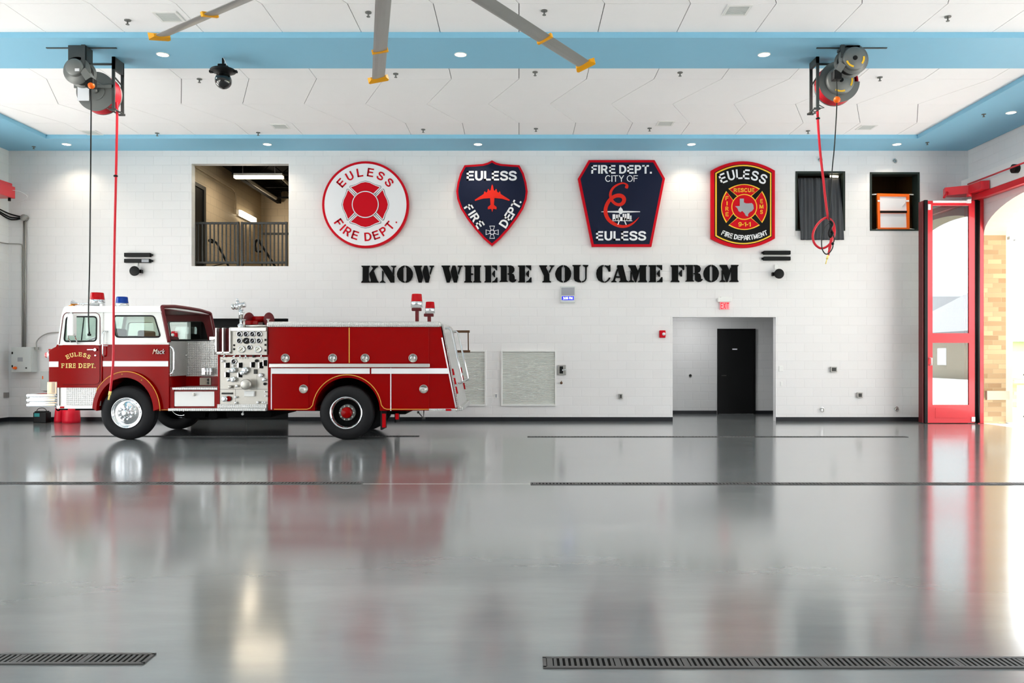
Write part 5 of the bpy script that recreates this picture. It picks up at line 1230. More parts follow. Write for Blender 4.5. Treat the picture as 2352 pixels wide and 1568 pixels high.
part('fan_hub', MB().cyl((hubc.x, hubc.y, FZ - 0.1), (hubc.x, hubc.y, FZ + 0.12), 0.36, n=32).cyl((hubc.x, hubc.y, FZ + 0.1), (hubc.x, hubc.y, FZ + 0.5), 0.18, n=24).cyl((hubc.x, hubc.y, FZ + 0.5), (hubc.x, hubc.y, ZS), 0.05), M['fan'], fan)
for a in angs:
    e = Vector((math.cos(a), math.sin(a), 0)); n_ = Vector((-math.sin(a), math.cos(a), 0)); up_ = Vector((0, 0, 1))
    o = Vector((hubc.x, hubc.y, FZ)); pit = math.radians(-14)
    cn = n_ * math.cos(pit) + up_ * math.sin(pit); ct = up_ * math.cos(pit) - n_ * math.sin(pit)
    sec = [(0.085, 0.0), (0.06, 0.016), (0.02, 0.022), (-0.03, 0.018), (-0.085, 0.0), (-0.03, -0.008), (0.02, -0.012), (0.06, -0.01)]
    v = [o + e * r + cn * s_ + ct * q for r in (0.3, FR - 0.02) for s_, q in sec]; m_ = len(sec)
    bl = part('fan_blade', MB().add(v, [[i, (i + 1) % m_, m_ + (i + 1) % m_, m_ + i] for i in range(m_)] + [list(range(m_))[::-1], list(range(m_, 2 * m_))]), M['fan'], fan)
    tipv = []
    for r, wd, hh in ((FR - 0.05, 0.10, 0.03), (FR + 0.01, 0.135, 0.065), (FR + 0.035, 0.12, 0.075)):
        tipv += [o + e * r + cn * s_ * wd + ct * (q * hh) for s_, q in ((-1, -0.5), (1, -0.5), (1, 0.6), (-1, 0.6))]
    f = [[0, 1, 2, 3][::-1], [8, 9, 10, 11]]
    for k in (0, 4):
        f += [[k + i, k + (i + 1) % 4, k + 4 + (i + 1) % 4, k + 4 + i] for i in range(4)]
    part('blade_tip', MB().add(tipv, f), M['fan_tip'], bl, 'amber yellow blade tip')
    r = FR - 0.98
    rv = [o + e * (r + dr) + cn * s_ * 0.098 + ct * (q * 0.035) for dr in (-0.018, 0.018) for s_, q in ((-1, -0.6), (1, -0.6), (1, 0.8), (-1, 0.8))]
    part('blade_fin', MB().add(rv, [[3, 2, 1, 0], [4, 5, 6, 7]] + [[i, (i + 1) % 4, 4 + (i + 1) % 4, 4 + i] for i in range(4)]), M['fan_tip'], bl, 'amber yellow band round the blade')

# ================================================================== HOSE AND CORD REELS
def reel_pair(side):
    L_ = side == 'left'; s = 1 if L_ else -1
    # cord reel
    D = 12.35
    c = P(176.5, 162, D) if L_ else P(1960.5, 136, D); R = (31.5 if L_ else 34.5) * D / F
    t = thing('cord_reel', 'small grey cord reel with orange stop ball at the %s end of the blue beam' % side, 'cord reel', (c.x, c.y, c.z - R), 'grey cord reels')
    Yv = Vector((0, 1, 0))
    part('reel_flange', MB().lathe([(0, 0), (R, 0.0), (R, 0.012), (0, 0.012)], c, Yv, 36), M['reel'], t)
    part('reel_flange', MB().lathe([(0, 0.0), (R, 0.0), (R, 0.012), (0, 0.012)], c + Yv * 0.17, Yv, 36), M['reel'], t)
    part('wound_cord', MB().lathe([(R * 0.8, 0.012), (R * 0.82, 0.17)], c, Yv, 30), M['cord'], t)
    cap = c + Vector((-s * 0.02, 0, 0.04)) if L_ else c
    part('spring_cover', MB().lathe([(0, -0.06), (R * 0.55, -0.06), (R * 0.62, -0.045), (R * 0.66, 0.0)] if L_ else [(0, -0.06), (R * 0.7, -0.06), (R * 0.76, -0.045), (R * 0.78, 0.0)], cap, Yv, 30), M['reel'], t)
    if not L_:
        part('cover_cap', MB().cyl(c + Yv * -0.07, c + Yv * -0.05, 0.034, n=16), M['black'], t)
        part('warning_label', MB().prism([ell(c.x, c.z, R * 0.64, R * 0.64, 200, 260, 10) + list(reversed(ell(c.x, c.z, R * 0.52, R * 0.52, 200, 260, 10)))], c.y - 0.064, c.y - 0.058).prism([ell(c.x, c.z, R * 0.64, R * 0.64, -40, 10, 10) + list(reversed(ell(c.x, c.z, R * 0.52, R * 0.52, -40, 10, 10)))], c.y - 0.064, c.y - 0.058), M['sign_yellow'], t)
    else:
        part('warning_label', MB().box(c.x + 0.005, c.x + 0.07, c.y - 0.066, c.y - 0.058, c.z - 0.03, c.z + 0.01), M['sign_white'], t)
    bx0, bx1 = ((156, 196) if L_ else (1935, 1976))
    mb = MB().box(PX(bx0, D), PX(bx1, D), D + 0.0, D + 0.22, c.z + R * 0.75, ZS, 0.006)
    mb.box(PX(bx1 - 8, D) if L_ else PX(bx0 - 4, D), PX(bx1, D) if L_ else PX(bx0 + 4, D), D - 0.02, D + 0.03, c.z + R * 0.1, ZS)
    mb.box(c.x - 0.52, c.x + 0.55, D + 0.09, D + 0.12, ZS - 0.012, ZS)
    part('mount_bracket', mb, M['reel_dark'], t)
    a0, a1 = (P(190, 160, D - 0.03), P(204, 181, D - 0.03)) if L_ else (P(1936, 146, D - 0.03), P(1925, 163, D - 0.03))
    dd = (a1 - a0).normalized(); pp = Vector((-dd.z, 0, dd.x)) * 0.05
    part('guide_arm', MB().prism([[(q.x, q.z) for q in (a0 + pp, a1 + pp, a1 - pp, a0 - pp)]], D - 0.04, D + 0.1), M['reel'], t)
    ball = P(209.7, 196.5, D) if L_ else P(1922.4, 229, D)
    part('roller_guide', MB().box(a1.x - 0.06, a1.x + 0.06, D - 0.03, D + 0.1, a1.z - 0.12, a1.z + 0.02, 0.01), M['black'], t)
    part('stop_ball', MB().sphere(ball, 0.05, n=18, m=12), M['orange'], t, 'orange stop ball')
    if L_:
        path = [a1 + Vector((0.02, 0.03, 0)), ball, P(209, 300, D), P(207.5, 450, D), P(206, 600, D), P(203.5, 700, D), P(203.5, 740, D), P(205, 763, D)]
        part('hanging_cord', MB().tube(smooth_path(path, 5), 0.0105, 8), M['cord'], t, 'black hanging cord')
        part('plug', MB().cyl(P(205, 762, D), P(205.3, 766, D), 0.014, n=10).box(PX(202, D), PX(208, D), D - 0.02, D + 0.02, PZ(771, D), PZ(766, D), 0.004), M['black'], t)
    else:
        z9 = lambda x, y: P(1820 + x / 6.536, 380 + y / 6.536, D)
        path = [a1 + Vector((-0.02, 0.03, 0)), ball, P(1917, 330, D), z9(603, 0), z9(590, 180), z9(570, 500), z9(555, 690), z9(556, 830), z9(590, 960), z9(620, 1060), z9(628, 1120), z9(608, 1170)]
        part('hanging_cord', MB().tube(smooth_path(path, 5), 0.009, 8), M['cord'], t, 'black hanging cord')
        lp_ = [z9(570, 850), z9(490, 920), z9(450, 1050), z9(438, 1150), z9(450, 1260), z9(500, 1328), z9(560, 1305), z9(607, 1225), z9(606, 1150)]
        part('cord_loop', MB().tube(smooth_path(lp_, 5), 0.009, 8), M['cord'], t)
        part('tie', MB().tube(smooth_path([z9(560, 830), z9(600, 880), z9(570, 960), z9(605, 1020), z9(570, 1070), z9(550, 1010), z9(580, 930)], 5), 0.02, 8).sphere(z9(605, 1175), 0.022, n=10, m=8), M['black'], t)
    # hose reel
    D = 12.85
    c = P(220, 209.5, D) if L_ else P(1928, 187, D); R = (45 if L_ else 47) * D / F
    t = thing('hose_reel', 'large grey hose reel with red hose at the %s end of the blue beam' % side, 'hose reel', (c.x, c.y, c.z - R), 'grey hose reels')
    if L_: prof = ell(c.x, c.z, R, R, 0, 360, 48)[:-1]
    else: prof = [(c.x, c.z)] + ell(c.x, c.z, R, R, 90, 360, 40)
    part('reel_flange', MB().prism([prof], c.y, c.y + 0.014), M['reel'], t)
    part('reel_flange', MB().lathe([(0, 0.0), (R, 0.0), (R, 0.014), (0, 0.014)], c + Yv * 0.22, Yv, 40), M['reel'], t)
    mb = MB()
    for k in range(6): mb.tube([c + Vector((math.cos(i * PI / 16) * R * 0.93, 0.036 + k * 0.034, math.sin(i * PI / 16) * R * 0.93)) for i in range(32)], 0.018, 8, closed=True)
    part('wound_hose', mb, M['hose'], t)
    if L_:
        part('hub_ring', MB().lathe([(R * 0.46, 0), (R * 0.46, -0.012), (R * 0.42, -0.012), (R * 0.42, 0)], c, Yv, 32).cyl(c, c + Yv * -0.06, 0.035).box(PX(172, D), PX(262, D), D - 0.03, D - 0.01, PZ(203, D), PZ(196, D)), M['reel'], t)
        part('instruction_plate', MB().box(PX(181.5, D), PX(207.5, D), D - 0.045, D - 0.035, PZ(233, D), PZ(199, D)), M['sign_white'], t, 'pale instruction plate')
    else:
        part('spring_cover', MB().lathe([(0, -0.07), (R * 0.62, -0.07), (R * 0.67, -0.05), (R * 0.68, 0.0)], c, Yv, 32), M['reel'], t)
        part('cover_cap', MB().cyl(c + Yv * -0.085, c + Yv * -0.06, 0.034, n=16), M['black'], t)
        part('warning_label', MB().prism([ell(c.x, c.z, R * 0.58, R * 0.58, 240, 290, 10) + list(reversed(ell(c.x, c.z, R * 0.5, R * 0.5, 240, 290, 10)))], c.y - 0.074, c.y - 0.068).prism([ell(c.x, c.z, R * 0.58, R * 0.58, -30, 10, 10) + list(reversed(ell(c.x, c.z, R * 0.5, R * 0.5, -30, 10, 10)))], c.y - 0.074, c.y - 0.068), M['sign_yellow'], t)
    xf = PX(262, D) if L_ else PX(1877, D); zl = PZ(250, D) if L_ else PZ(248, D)
    w = 0.045
    mb = MB().box(xf - w / 2, xf + w / 2, D - 0.03, D - 0.005, zl, ZS)
    mb.box(xf - w / 2, xf + w / 2, D + 0.26, D + 0.285, zl, ZS)
    mb.box(xf - w / 2, xf + w / 2, D - 0.03, D + 0.285, PZ(160 if L_ else 146, D), ZS)
    mb.tube([(xf, D - 0.02, PZ(175, D)), (xf, D + 0.27, PZ(185, D))], 0.012, 6)
    for yy in (D - 0.02, D + 0.27): mb.tube([(xf - s * 0.02, yy, zl + 0.04), (xf - s * 0.1, yy, zl - 0.0), (xf, yy, zl - 0.02)], 0.01, 6)
    mb.box(xf - 0.06, xf + 0.04, D - 0.03, D - 0.01, zl - 0.03, zl + 0.0).box(xf - 0.06, xf + 0.04, D + 0.265, D + 0.285, zl - 0.03, zl)
    mb.cyl((xf - 0.05, D - 0.02, zl - 0.015), (xf - 0.05, D + 0.27, zl - 0.015), 0.012).cyl((xf + 0.03, D - 0.02, zl - 0.015), (xf + 0.03, D + 0.27, zl - 0.015), 0.012)
    mb.box(min(xf, c.x - s * R), max(xf, c.x - s * R) , D + 0.26, D + 0.28, ZS - 0.03, ZS)
    part('reel_frame', mb, M['reel_dark'], t)
    Dh = D + 0.1
    if L_:
        path = [P(268, 235, Dh), P(269, 262, Dh), P(266.5, 400, Dh), P(263, 560, Dh), P(261, 700, Dh), P(260.5, 815, Dh), P(257.5, 860, Dh), P(253, 900, Dh)]
        part('hanging_hose', MB().tube(smooth_path(path, 5), 0.019, 10), M['hose'], t, 'red hanging hose')
        part('hose_fitting', MB().tube([P(253.2, 898, Dh), P(251.5, 907, Dh)], 0.022, 10).tube([P(251.5, 907, Dh), P(249.3, 918, Dh)], 0.014, 8), M['gold'], t)
        part('hose_stop', MB().sphere(P(265.5, 404, Dh), 0.034, sz=0.6, n=14, m=10), M['black'], t)
    else:
        z9 = lambda x, y, dy=0.0: P(1820 + x / 6.536, 380 + y / 6.536, Dh + dy)
        path = [P(1877, 225, Dh), P(1877.5, 250, Dh), P(1880, 300, Dh), P(1884, 350, Dh), z9(440, 0), z9(465, 220), z9(490, 460), z9(525, 720), z9(550, 800), z9(600, 880), z9(615, 1000), z9(600, 1080)]
        part('hanging_hose', MB().tube(smooth_path(path, 5), 0.019, 10), M['hose'], t, 'red hanging hose')
        lp_ = [z9(560, 800, 0.03), z9(500, 785, 0.04), z9(410, 845, 0.04), z9(335, 950, 0.04), z9(305, 1060, 0.04), z9(330, 1165, 0.03), z9(400, 1232, 0.02), z9(470, 1238, 0), z9(550, 1190, -0.03), z9(610, 1100, -0.04), z9(635, 1000, -0.03), z9(620, 880, 0), z9(565, 800, 0.03)]
        part('hose_loop', MB().tube(smooth_path(lp_, 5), 0.018, 10), M['hose'], t, 'red hose loop')
        part('hose_end', MB().tube(smooth_path([z9(600, 1060, -0.05), z9(580, 1150, -0.05), z9(555, 1270, -0.05), z9(538, 1350, -0.05)], 4), [0.024] * 8 + [0.018] * 5, 10), M['hose'], t)
        part('hose_fitting', MB().tube([z9(538, 1345, -0.05), z9(520, 1400, -0.05)], 0.018, 8).tube([z9(520, 1400, -0.05), z9(500, 1478, -0.05)], 0.009, 8), M['gold'], t)
        part('hose_stop', MB().sphere(P(1878.7, 272, Dh), 0.034, sz=0.6, n=14, m=10), M['black'], t)
reel_pair('left'); reel_pair('right')

# ================================================================== THINGS ON THE BACK WALL
def bp_(px, py, dy=0.0): return P(px, py, WY) + Vector((0, dy, 0))
def wbox(px0, px1, py0, py1, d, bev_=0.004, mbx=None, off=0.0):
    return (mbx or MB()).box(bx(px0), bx(px1), WY - d, WY + 0.001 - off, bz(py1), bz(py0), bev_)
for side, x0, x1, rows, capx in (('left', 288.8, 348.5, ((581.4, 590.6), (595.3, 604)), 351), ('right', 1752, 1813.5, ((576.5, 585.2), (590, 598.8)), 1750)):
    for k, (a, b) in enumerate(rows):
        w = 'upper' if k == 0 else 'lower'
        t = thing('indicator_bar', '%s black indicator bar on the wall %s' % (w, 'above the truck cab' if side == 'left' else 'under the barrel sign'), 'indicator light', bp_((x0 + x1) / 2, b), 'black indicator bars')
        part('bar_housing', wbox(x0, x1, a, b, 0.09, 0.01), M['black'], t)
        c0 = (bx(capx), WY - 0.045, bz((a + b) / 2)); part('end_cap', MB().cyl((bx(capx) - 0.022, c0[1], c0[2]), (bx(capx) + 0.022, c0[1], c0[2]), 0.022, n=12), M['black'], t)
        if side == 'left' and k == 1: part('label_plate', wbox(329.5, 345.5, 596.5, 603, 0.094, 0.0), M['sign_grey'], t)
for px, py, lab in ((316, 623.7, 'round black speaker on the wall above the truck cab'), (1784.6, 630, 'round black speaker on the wall under the barrel sign')):
    t = thing('wall_speaker', lab, 'speaker', bp_(px, py + 11), 'round black wall speakers')
    part('speaker_body', MB().lathe([(0.05, 0), (0.06, -0.06), (0.105, -0.12), (0.112, -0.16), (0.1, -0.165), (0.0, -0.15)], bp_(px, py), (0, 1, 0), 28), M['black'], t)
    part('bracket', MB().box(bx(px + 8 if px < 1000 else px - 13), bx(px + 13 if px < 1000 else px - 8), WY - 0.09, WY, bz(py + 4), bz(py - 4), 0.006), M['black'], t)
    part('junction_box', wbox(px - 6, px + 2, py - 22, py - 12, 0.03), M['white_matte'], t)
# clock display
t = thing('display_panel', 'small grey wall panel with a lit blue clock display', 'display panel', bp_(1303.5, 695))
part('panel_case', wbox(1287, 1320, 658, 695, 0.07, 0.006), M['grey_box'], t)
part('panel_cover', wbox(1289, 1319, 660.5, 678.5, 0.074, 0.002), M['sign_grey'], t)
part('screen', wbox(1290.3, 1317.2, 680.8, 689.3, 0.076, 0.0), M['lcd'], t)
part('digits', put_text(MB(), '2:35 PM', bx(1303.8), bz(685), 21.5 * WY / F, 5.2 * WY / F, WY - 0.079, WY - 0.07, 0.03), M['lcd_digit'], t)
# exit sign
t = thing('exit_sign', 'red lit exit sign above the right doorway', 'exit sign', bp_(1663, 711))
part('canopy', wbox(1647.5, 1678.5, 684, 693.5, 0.09, 0.004).box(bx(1655), bx(1671), WY - 0.06, WY, bz(684), bz(681.5)), M['white_matte'], t)
part('sign_face', wbox(1652.5, 1674.5, 693.5, 711, 0.05, 0.002), M['exit_face'], t)
part('lettering', put_text(MB(), 'EXIT', bx(1663.5), bz(702.5), 19 * WY / F, 14 * WY / F, WY - 0.054, WY - 0.045, 0.012), M['exit'], t)
# fire alarms
for px, py, lab in ((1521, 767, 'red fire alarm strobe on the wall left of the right doorway'), (402, 769, 'red fire alarm strobe seen through the open crew cab')):
    t = thing('fire_alarm', lab, 'fire alarm', bp_(px, py + 9), 'red fire alarms')
    part('alarm_body', wbox(px - 7, px + 7, py - 8.5, py + 8.5, 0.06, 0.015), M['sign_red'], t)
    part('strobe_lens', MB().lathe([(0.036, 0), (0.034, -0.02), (0.02, -0.028), (0, -0.03)], bp_(px + (2.5 if px > 1000 else -2.5), py, -0.058), (0, 1, 0), 14), M['sign_white'], t)
# roll-down shutters in white frames
M['shutter'] = mat('pale_ribbed_shutter', (206, 208, 203), 0.5, var=0.05, nscale=4)
for x0, x1, y0, y1, lab in ((1151, 1278, 804, 931.4, 'square pale shutter panel in a white frame on the back wall'), (988, 1116.7, 804, 931.4, 'pale shutter panel half hidden behind the back of the truck')):
    t = thing('shutter_panel', lab, 'shutter', bp_((x0 + x1) / 2, y1), 'framed wall shutters')
    o = [(bx(x0), bz(y1)), (bx(x1), bz(y1)), (bx(x1), bz(y0)), (bx(x0), bz(y0))]; i_ = inset(o, 3.6 * WY / F)
    part('shutter_frame', MB().prism([o, i_], WY - 0.045, WY + 0.001), M['white_matte'], t)
    mb = MB(); n = 40; za, zb = i_[0][1], i_[2][1]
    prof_ = []
    for k in range(n):
        z = za + (zb - za) * k / n; q = (zb - za) / n
        prof_ += [(WY - 0.012, z), (WY - 0.02, z + q * 0.3), (WY - 0.02, z + q * 0.7)]
    prof_ += [(WY - 0.012, zb), (WY + 0.001, zb), (WY + 0.001, za)]
    mb.prism([prof_], i_[0][0], i_[1][0], 'x'); part('shutter_slats', mb, M['shutter'], t)
    if x0 < 1000: part('slat_bar', wbox(1098, 1112.5, 893, 895, 0.03, 0.0), M['white_matte'], t)
# small boxes
t = thing('key_switch', 'steel wall box with black switch plate beside the square shutter', 'switch', bp_(1290, 861))
part('box_case', wbox(1281.5, 1299.5, 838, 860.5, 0.05, 0.004), M['conduit'], t)
part('switch_plate', wbox(1285, 1293, 841, 857.5, 0.055, 0.002), M['black'], t)
part('lever', MB().cyl(bp_(1292, 849.5, -0.1), bp_(1292, 849.5, -0.05), 0.015).cyl(bp_(1292, 849.5, -0.09), bp_(1298, 848.5, -0.09), 0.009), M['chrome'], t)
solo('hose_bib', MB().cyl(bp_(1289, 879, -0.07), bp_(1289, 879), 0.02).sphere(bp_(1289, 879, -0.07), 0.03, n=12, m=8).cyl(bp_(1289.5, 878, -0.06), bp_(1289.5, 874, -0.06), 0.008), M['wood'], 'small brass tap on the wall under the switch box', 'tap')
def wallbox(px0, px1, py0, py1, m, lab, name='outlet_box', cat='outlet', inner=True, d=0.05, group='outlet boxes on the back wall'):
    t = thing(name, lab, cat, bp_((px0 + px1) / 2, py1), group)
    part('box_case', wbox(px0, px1, py0, py1, d, 0.004), M[m], t)
    if inner: part('cover', wbox(px0 + 2.2, px1 - 2.2, py0 + 2, py1 - 2, d + 0.005, 0.001), M['dark'] if m == 'conduit' else M['sign_grey'], t)
wallbox(1135.5, 1143.5, 903, 914.5, 'white_matte', 'white wall outlet between the two shutter panels', d=0.012)
wallbox(1421, 1429.5, 904, 915.5, 'conduit', 'small grey outlet box on the bare wall left of the right doorway')
wallbox(1906.5, 1921, 842, 854, 'conduit', 'wide grey double outlet box on the wall right of the doorway')
wallbox(1967.5, 1979.5, 901, 913, 'conduit', 'lower grey outlet box on the wall near the red folding door')
wallbox(1789, 1798.5, 840, 853, 'white_matte', 'white switch plate just right of the doorway', 'switch_plate', 'switch', False, 0.012, None)
wallbox(1792.5, 1797.5, 876, 886, 'white_matte', 'narrow white plate under the switch plate by the doorway', 'switch_plate', 'switch', False, 0.012, None)
for px, py, w in ((1888, 939, 'low on the wall under the double outlet box'), (2059, 938, 'low on the wall beside the red folding door'), (1884, 366, 'high on the wall above the curtained window'), (2055, 369, 'high on the wall above the orange prop window')):
    t = thing('rope_anchor', 'small chrome rope anchor ring ' + w, 'anchor', bp_(px, py + 6), 'chrome rope anchors')
    part('anchor_plate', MB().cyl(bp_(px, py, -0.012), bp_(px, py, 0.0), 0.045, n=16), M['chrome'], t)
    part('anchor_ring', MB().tube([bp_(px, py, -0.03) + Vector((math.cos(i * PI / 8) * 0.032, -0.01, math.sin(i * PI / 8) * 0.042 - 0.02)) for i in range(16)], 0.009, 8, closed=True), M['steel'], t)
# curtain over the first window
mb = MB(); nx, nz = 60, 26; v = []
for j in range(nz + 1):
    q = j / nz
    py = 408.5 + (551 - 408.5) * q; xl = 1833 + 6 * min(1, q * 1.1); xr = 1930 + 9 * q
    D = 18.80 - 0.21 * min(1.0, q / 0.78)
    for i in range(nx + 1):
        u = i / nx
        fold = 0.018 * math.sin(u * 38 + 1.2 * q) * (0.35 + 0.65 * math.sin(PI * u)) + 0.012 * math.sin(u * 71 + q * 4)
        v.append(P(xl + (xr - xl) * u, py, D) + Vector((0, fold * (1 - 0.3 * q), 0)))
f = [[j * (nx + 1) + i, j * (nx + 1) + i + 1, (j + 1) * (nx + 1) + i + 1, (j + 1) * (nx + 1) + i] for j in range(nz) for i in range(nx)]
mb.add(v, f, 0, True)
cur = solo('curtain', mb, M['curtain'], 'charcoal curtain hanging out over the sill of the left tower window', 'curtain')
sm = cur.modifiers.new('thickness', 'SOLIDIFY'); sm.thickness = 0.004
# strip lamp behind the curtain window
t = thing('tower_lamp', 'small lit lamp at the top of the curtained window', 'lamp', P(1915, 408, 18.78))
part('lamp_tube', MB().cyl(P(1907, 404.5, 18.75), P(1925, 405.5, 18.75), 0.022, n=14), M['tube'], t)
part('lamp_bracket', MB().box(PX(1903, 18.8), PX(1928, 18.8), 18.78, 18.83, PZ(403, 18.8), PZ(401, 18.8)), M['dark'], t)
# orange prop in the second window
OD = 18.74
def oP(a, b): return (PX(a, OD), PZ(b, OD))
t = thing('window_prop', 'orange frame with two white panes standing in the right tower window', 'window prop', P(2050, 527, OD))
part('prop_frame', MB().prism([[oP(2013.5, 444.5), oP(2087.5, 446), oP(2088, 528), oP(2015, 528)], [oP(2019.5, 451), oP(2081, 452), oP(2082, 484.5), oP(2020, 484)], [oP(2020.5, 490), oP(2081, 490), oP(2082, 523), oP(2021, 523)]], OD - 0.03, OD + 0.03), M['orange'], t)
part('prop_pane', MB().prism([[oP(2019.5, 451), oP(2081, 452), oP(2082, 484.5), oP(2020, 484)]], OD - 0.005, OD + 0.005).prism([[oP(2020.5, 490), oP(2081, 490), oP(2082, 523), oP(2021, 523)]], OD - 0.005, OD + 0.005), M['sign_white'], t)
part('prop_bar', MB().box(PX(2020, OD), PX(2081.5, OD), OD - 0.038, OD - 0.01, PZ(489.5, OD), PZ(484.5, OD)), M['black'], t)
mb = MB()
for a, b, c_, e in ((2002, 447, 2014, 446), (2087, 446.5, 2098, 447), (2012, 526.5, 2018, 525.5), (2087, 525, 2100, 527)): mb.tube([P(a, b, OD), P(c_, e, OD)], 0.014, 8)
mb.tube([P(2072, 474, OD - 0.02), P(2080, 463, OD - 0.03)], 0.007, 6).box(PX(2079, OD), PX(2086, OD), OD - 0.045, OD - 0.02, PZ(464, OD), PZ(460, OD)).box(PX(2014, OD), PX(2020, OD), OD - 0.045, OD - 0.02, PZ(464, OD), PZ(460, OD))
part('prop_clamps', mb, M['handle_white'], t)
# landing railing gates
GD = 18.93
def gate(x0, x1, bars, lab):
    t = thing('railing_gate', lab, 'railing', P((x0 + x1) / 2, 612, GD), 'dark steel railing panels')
    zt, zb = PZ(611.5, GD), 0
    part('top_rail', MB().box(PX(x0, GD), PX(x1, GD), GD - 0.025, GD + 0.025, PZ(515, GD), PZ(510, GD), 0.004), M['dark'], t)
    part('bottom_rail', MB().box(PX(x0, GD), PX(x1, GD), GD - 0.02, GD + 0.02, PZ(605.5, GD), PZ(600.5, GD), 0.004), M['dark'], t)
    for a, b in ((x0, x0 + 5), (x1 - 5, x1)): part('post', MB().box(PX(a, GD), PX(b, GD), GD - 0.03, GD + 0.03, SZ0, PZ(509.5, GD), 0.004), M['dark'], t)
    for b in bars: part('baluster', MB().box(PX(b - 1.5, GD), PX(b + 1.5, GD), GD - 0.012, GD + 0.012, PZ(601, GD), PZ(514, GD)), M['dark'], t)
gate(446, 549.5, (455.6, 465.2, 473.8, 482.8, 492, 501.2, 510.5, 519.7, 529.3, 538.9), 'dark steel balustrade panel at the left of the landing opening')
gate(554, 660.5, (564.7, 574.2, 583.8, 593.4, 602, 611.2, 621.1, 630.1, 639.3, 648.9), 'dark steel balustrade panel at the right of the landing opening')
RD_ = 21.2
t = thing('stair_railing', 'lower dark railing behind the right balustrade panel', 'railing', P(632, 612, RD_))
part('top_rail', MB().box(PX(600, RD_), PX(668, RD_), RD_ - 0.03, RD_ + 0.03, PZ(539, RD_), PZ(534.5, RD_)), M['dark'], t)
mb = MB()
for b in (602, 612, 621, 630, 639, 648, 657): mb.box(PX(b - 1.3, RD_), PX(b + 1.3, RD_), RD_ - 0.012, RD_ + 0.012, SZ0, PZ(536, RD_))
part('railing_bars', mb, M['dark'], t)
HR = 20.0
t = thing('handrail', 'black sloping handrail with curled end behind the left balustrade panel', 'handrail', P(500, 612, HR))
part('rail_tube', MB().tube(smooth_path([P(489, 557, HR), P(480, 553, HR), P(485, 550, HR), P(492, 554, HR), P(498, 559, HR), P(512, 585, HR), P(526, 614, HR)], 5), 0.026, 8), M['black'], t)
part('rail_bracket', MB().tube([P(520, 604, HR), (SX0, HR + 0.1, PZ(612, HR))], 0.012, 6), M['black'], t)
t = thing('handrail', 'black looped handrail end behind the right balustrade panel', 'handrail', P(595, 612, HR + 1))
part('rail_tube', MB().tube(smooth_path([P(600, 577, 21.0), P(591, 577, 21.0), P(587, 572, 21.0), P(586, 560, 21.0), P(589, 552, 21.0), P(594, 551, 21.0), P(600, 562, 21.0), P(612, 580, 21.0), P(632, 612, 21.0)], 5), 0.03, 8), M['black'], t)
# landing lamps
def tube_lamp(name, lab, a, b, down, power, mount):
    t = thing(name, lab, 'fluorescent light', a)
    a, b = Vector(a), Vector(b); d_ = (b - a).normalized()
    n_ = Vector((0, 0, -1)) if down else Vector((1, 0, 0)); w_ = d_.cross(n_)
    def slab(off0, off1, hw):
        v = []
        for p in (a, b):
            for s_, o_ in ((-hw, off0), (hw, off0), (hw, off1), (-hw, off1)): v.append(p + w_ * s_ + n_ * o_)
        return MB().add(v, [[0, 1, 2, 3], [7, 6, 5, 4], [0, 4, 5, 1], [1, 5, 6, 2], [2, 6, 7, 3], [3, 7, 4, 0]])
    part('lamp_lens', slab(0.0, 0.06, 0.07), M['tube'], t)
    part('lamp_housing', slab(-0.05, 0.0, 0.085), M['white_matte'], t)
    if mount: part('hanger', MB().tube([a + d_ * 0.2 - n_ * 0.05, a + d_ * 0.2 - n_ * 0.3], 0.008, 6).tube([b - d_ * 0.2 - n_ * 0.05, b - d_ * 0.2 - n_ * 0.3], 0.008, 6), M['conduit'], t)
    ld_ = bpy.data.lights.new('lamp_light', 'AREA'); ld_.shape = 'RECTANGLE'; ld_.size = 1.2; ld_.size_y = 0.12; ld_.energy = power; ld_.color = (1.0, 0.84, 0.62)
    o = bpy.data.objects.new('lamp_light', ld_); COL.objects.link(o); o.parent = t
    o.location = (a + b) / 2 + n_ * 0.08 - worldloc(t)
    o.rotation_euler = n_.to_track_quat('-Z', 'Y').to_euler() if not down else (0, 0, 0)
LP = 20.2
tube_lamp('tube_light', 'hanging lit tube light under the landing deck', P(539, 404, LP), P(650, 404, LP), True, 13, True)
tube_lamp('wall_light', 'lit tube light mounted on the left wall of the landing', (SX0 + 0.055, 22.1, 5.36), (SX0 + 0.055, 23.4, 5.36), False, 10, False)
solo('wall_conduit', MB().tube([(SX0 + 0.03, 19.2, 5.92), (SX0 + 0.03, 21.7, 5.92), (SX0 + 0.03, 21.9, 5.86), (SX0 + 0.03, 21.95, 5.7), (SX0 + 0.03, 21.95, 5.36)], 0.014, 8).box(SX0, SX0 + 0.06, 21.9, 22.0, 5.3, 5.42), M['stair'], 'thin conduit running down to the wall light on the landing', 'conduit')

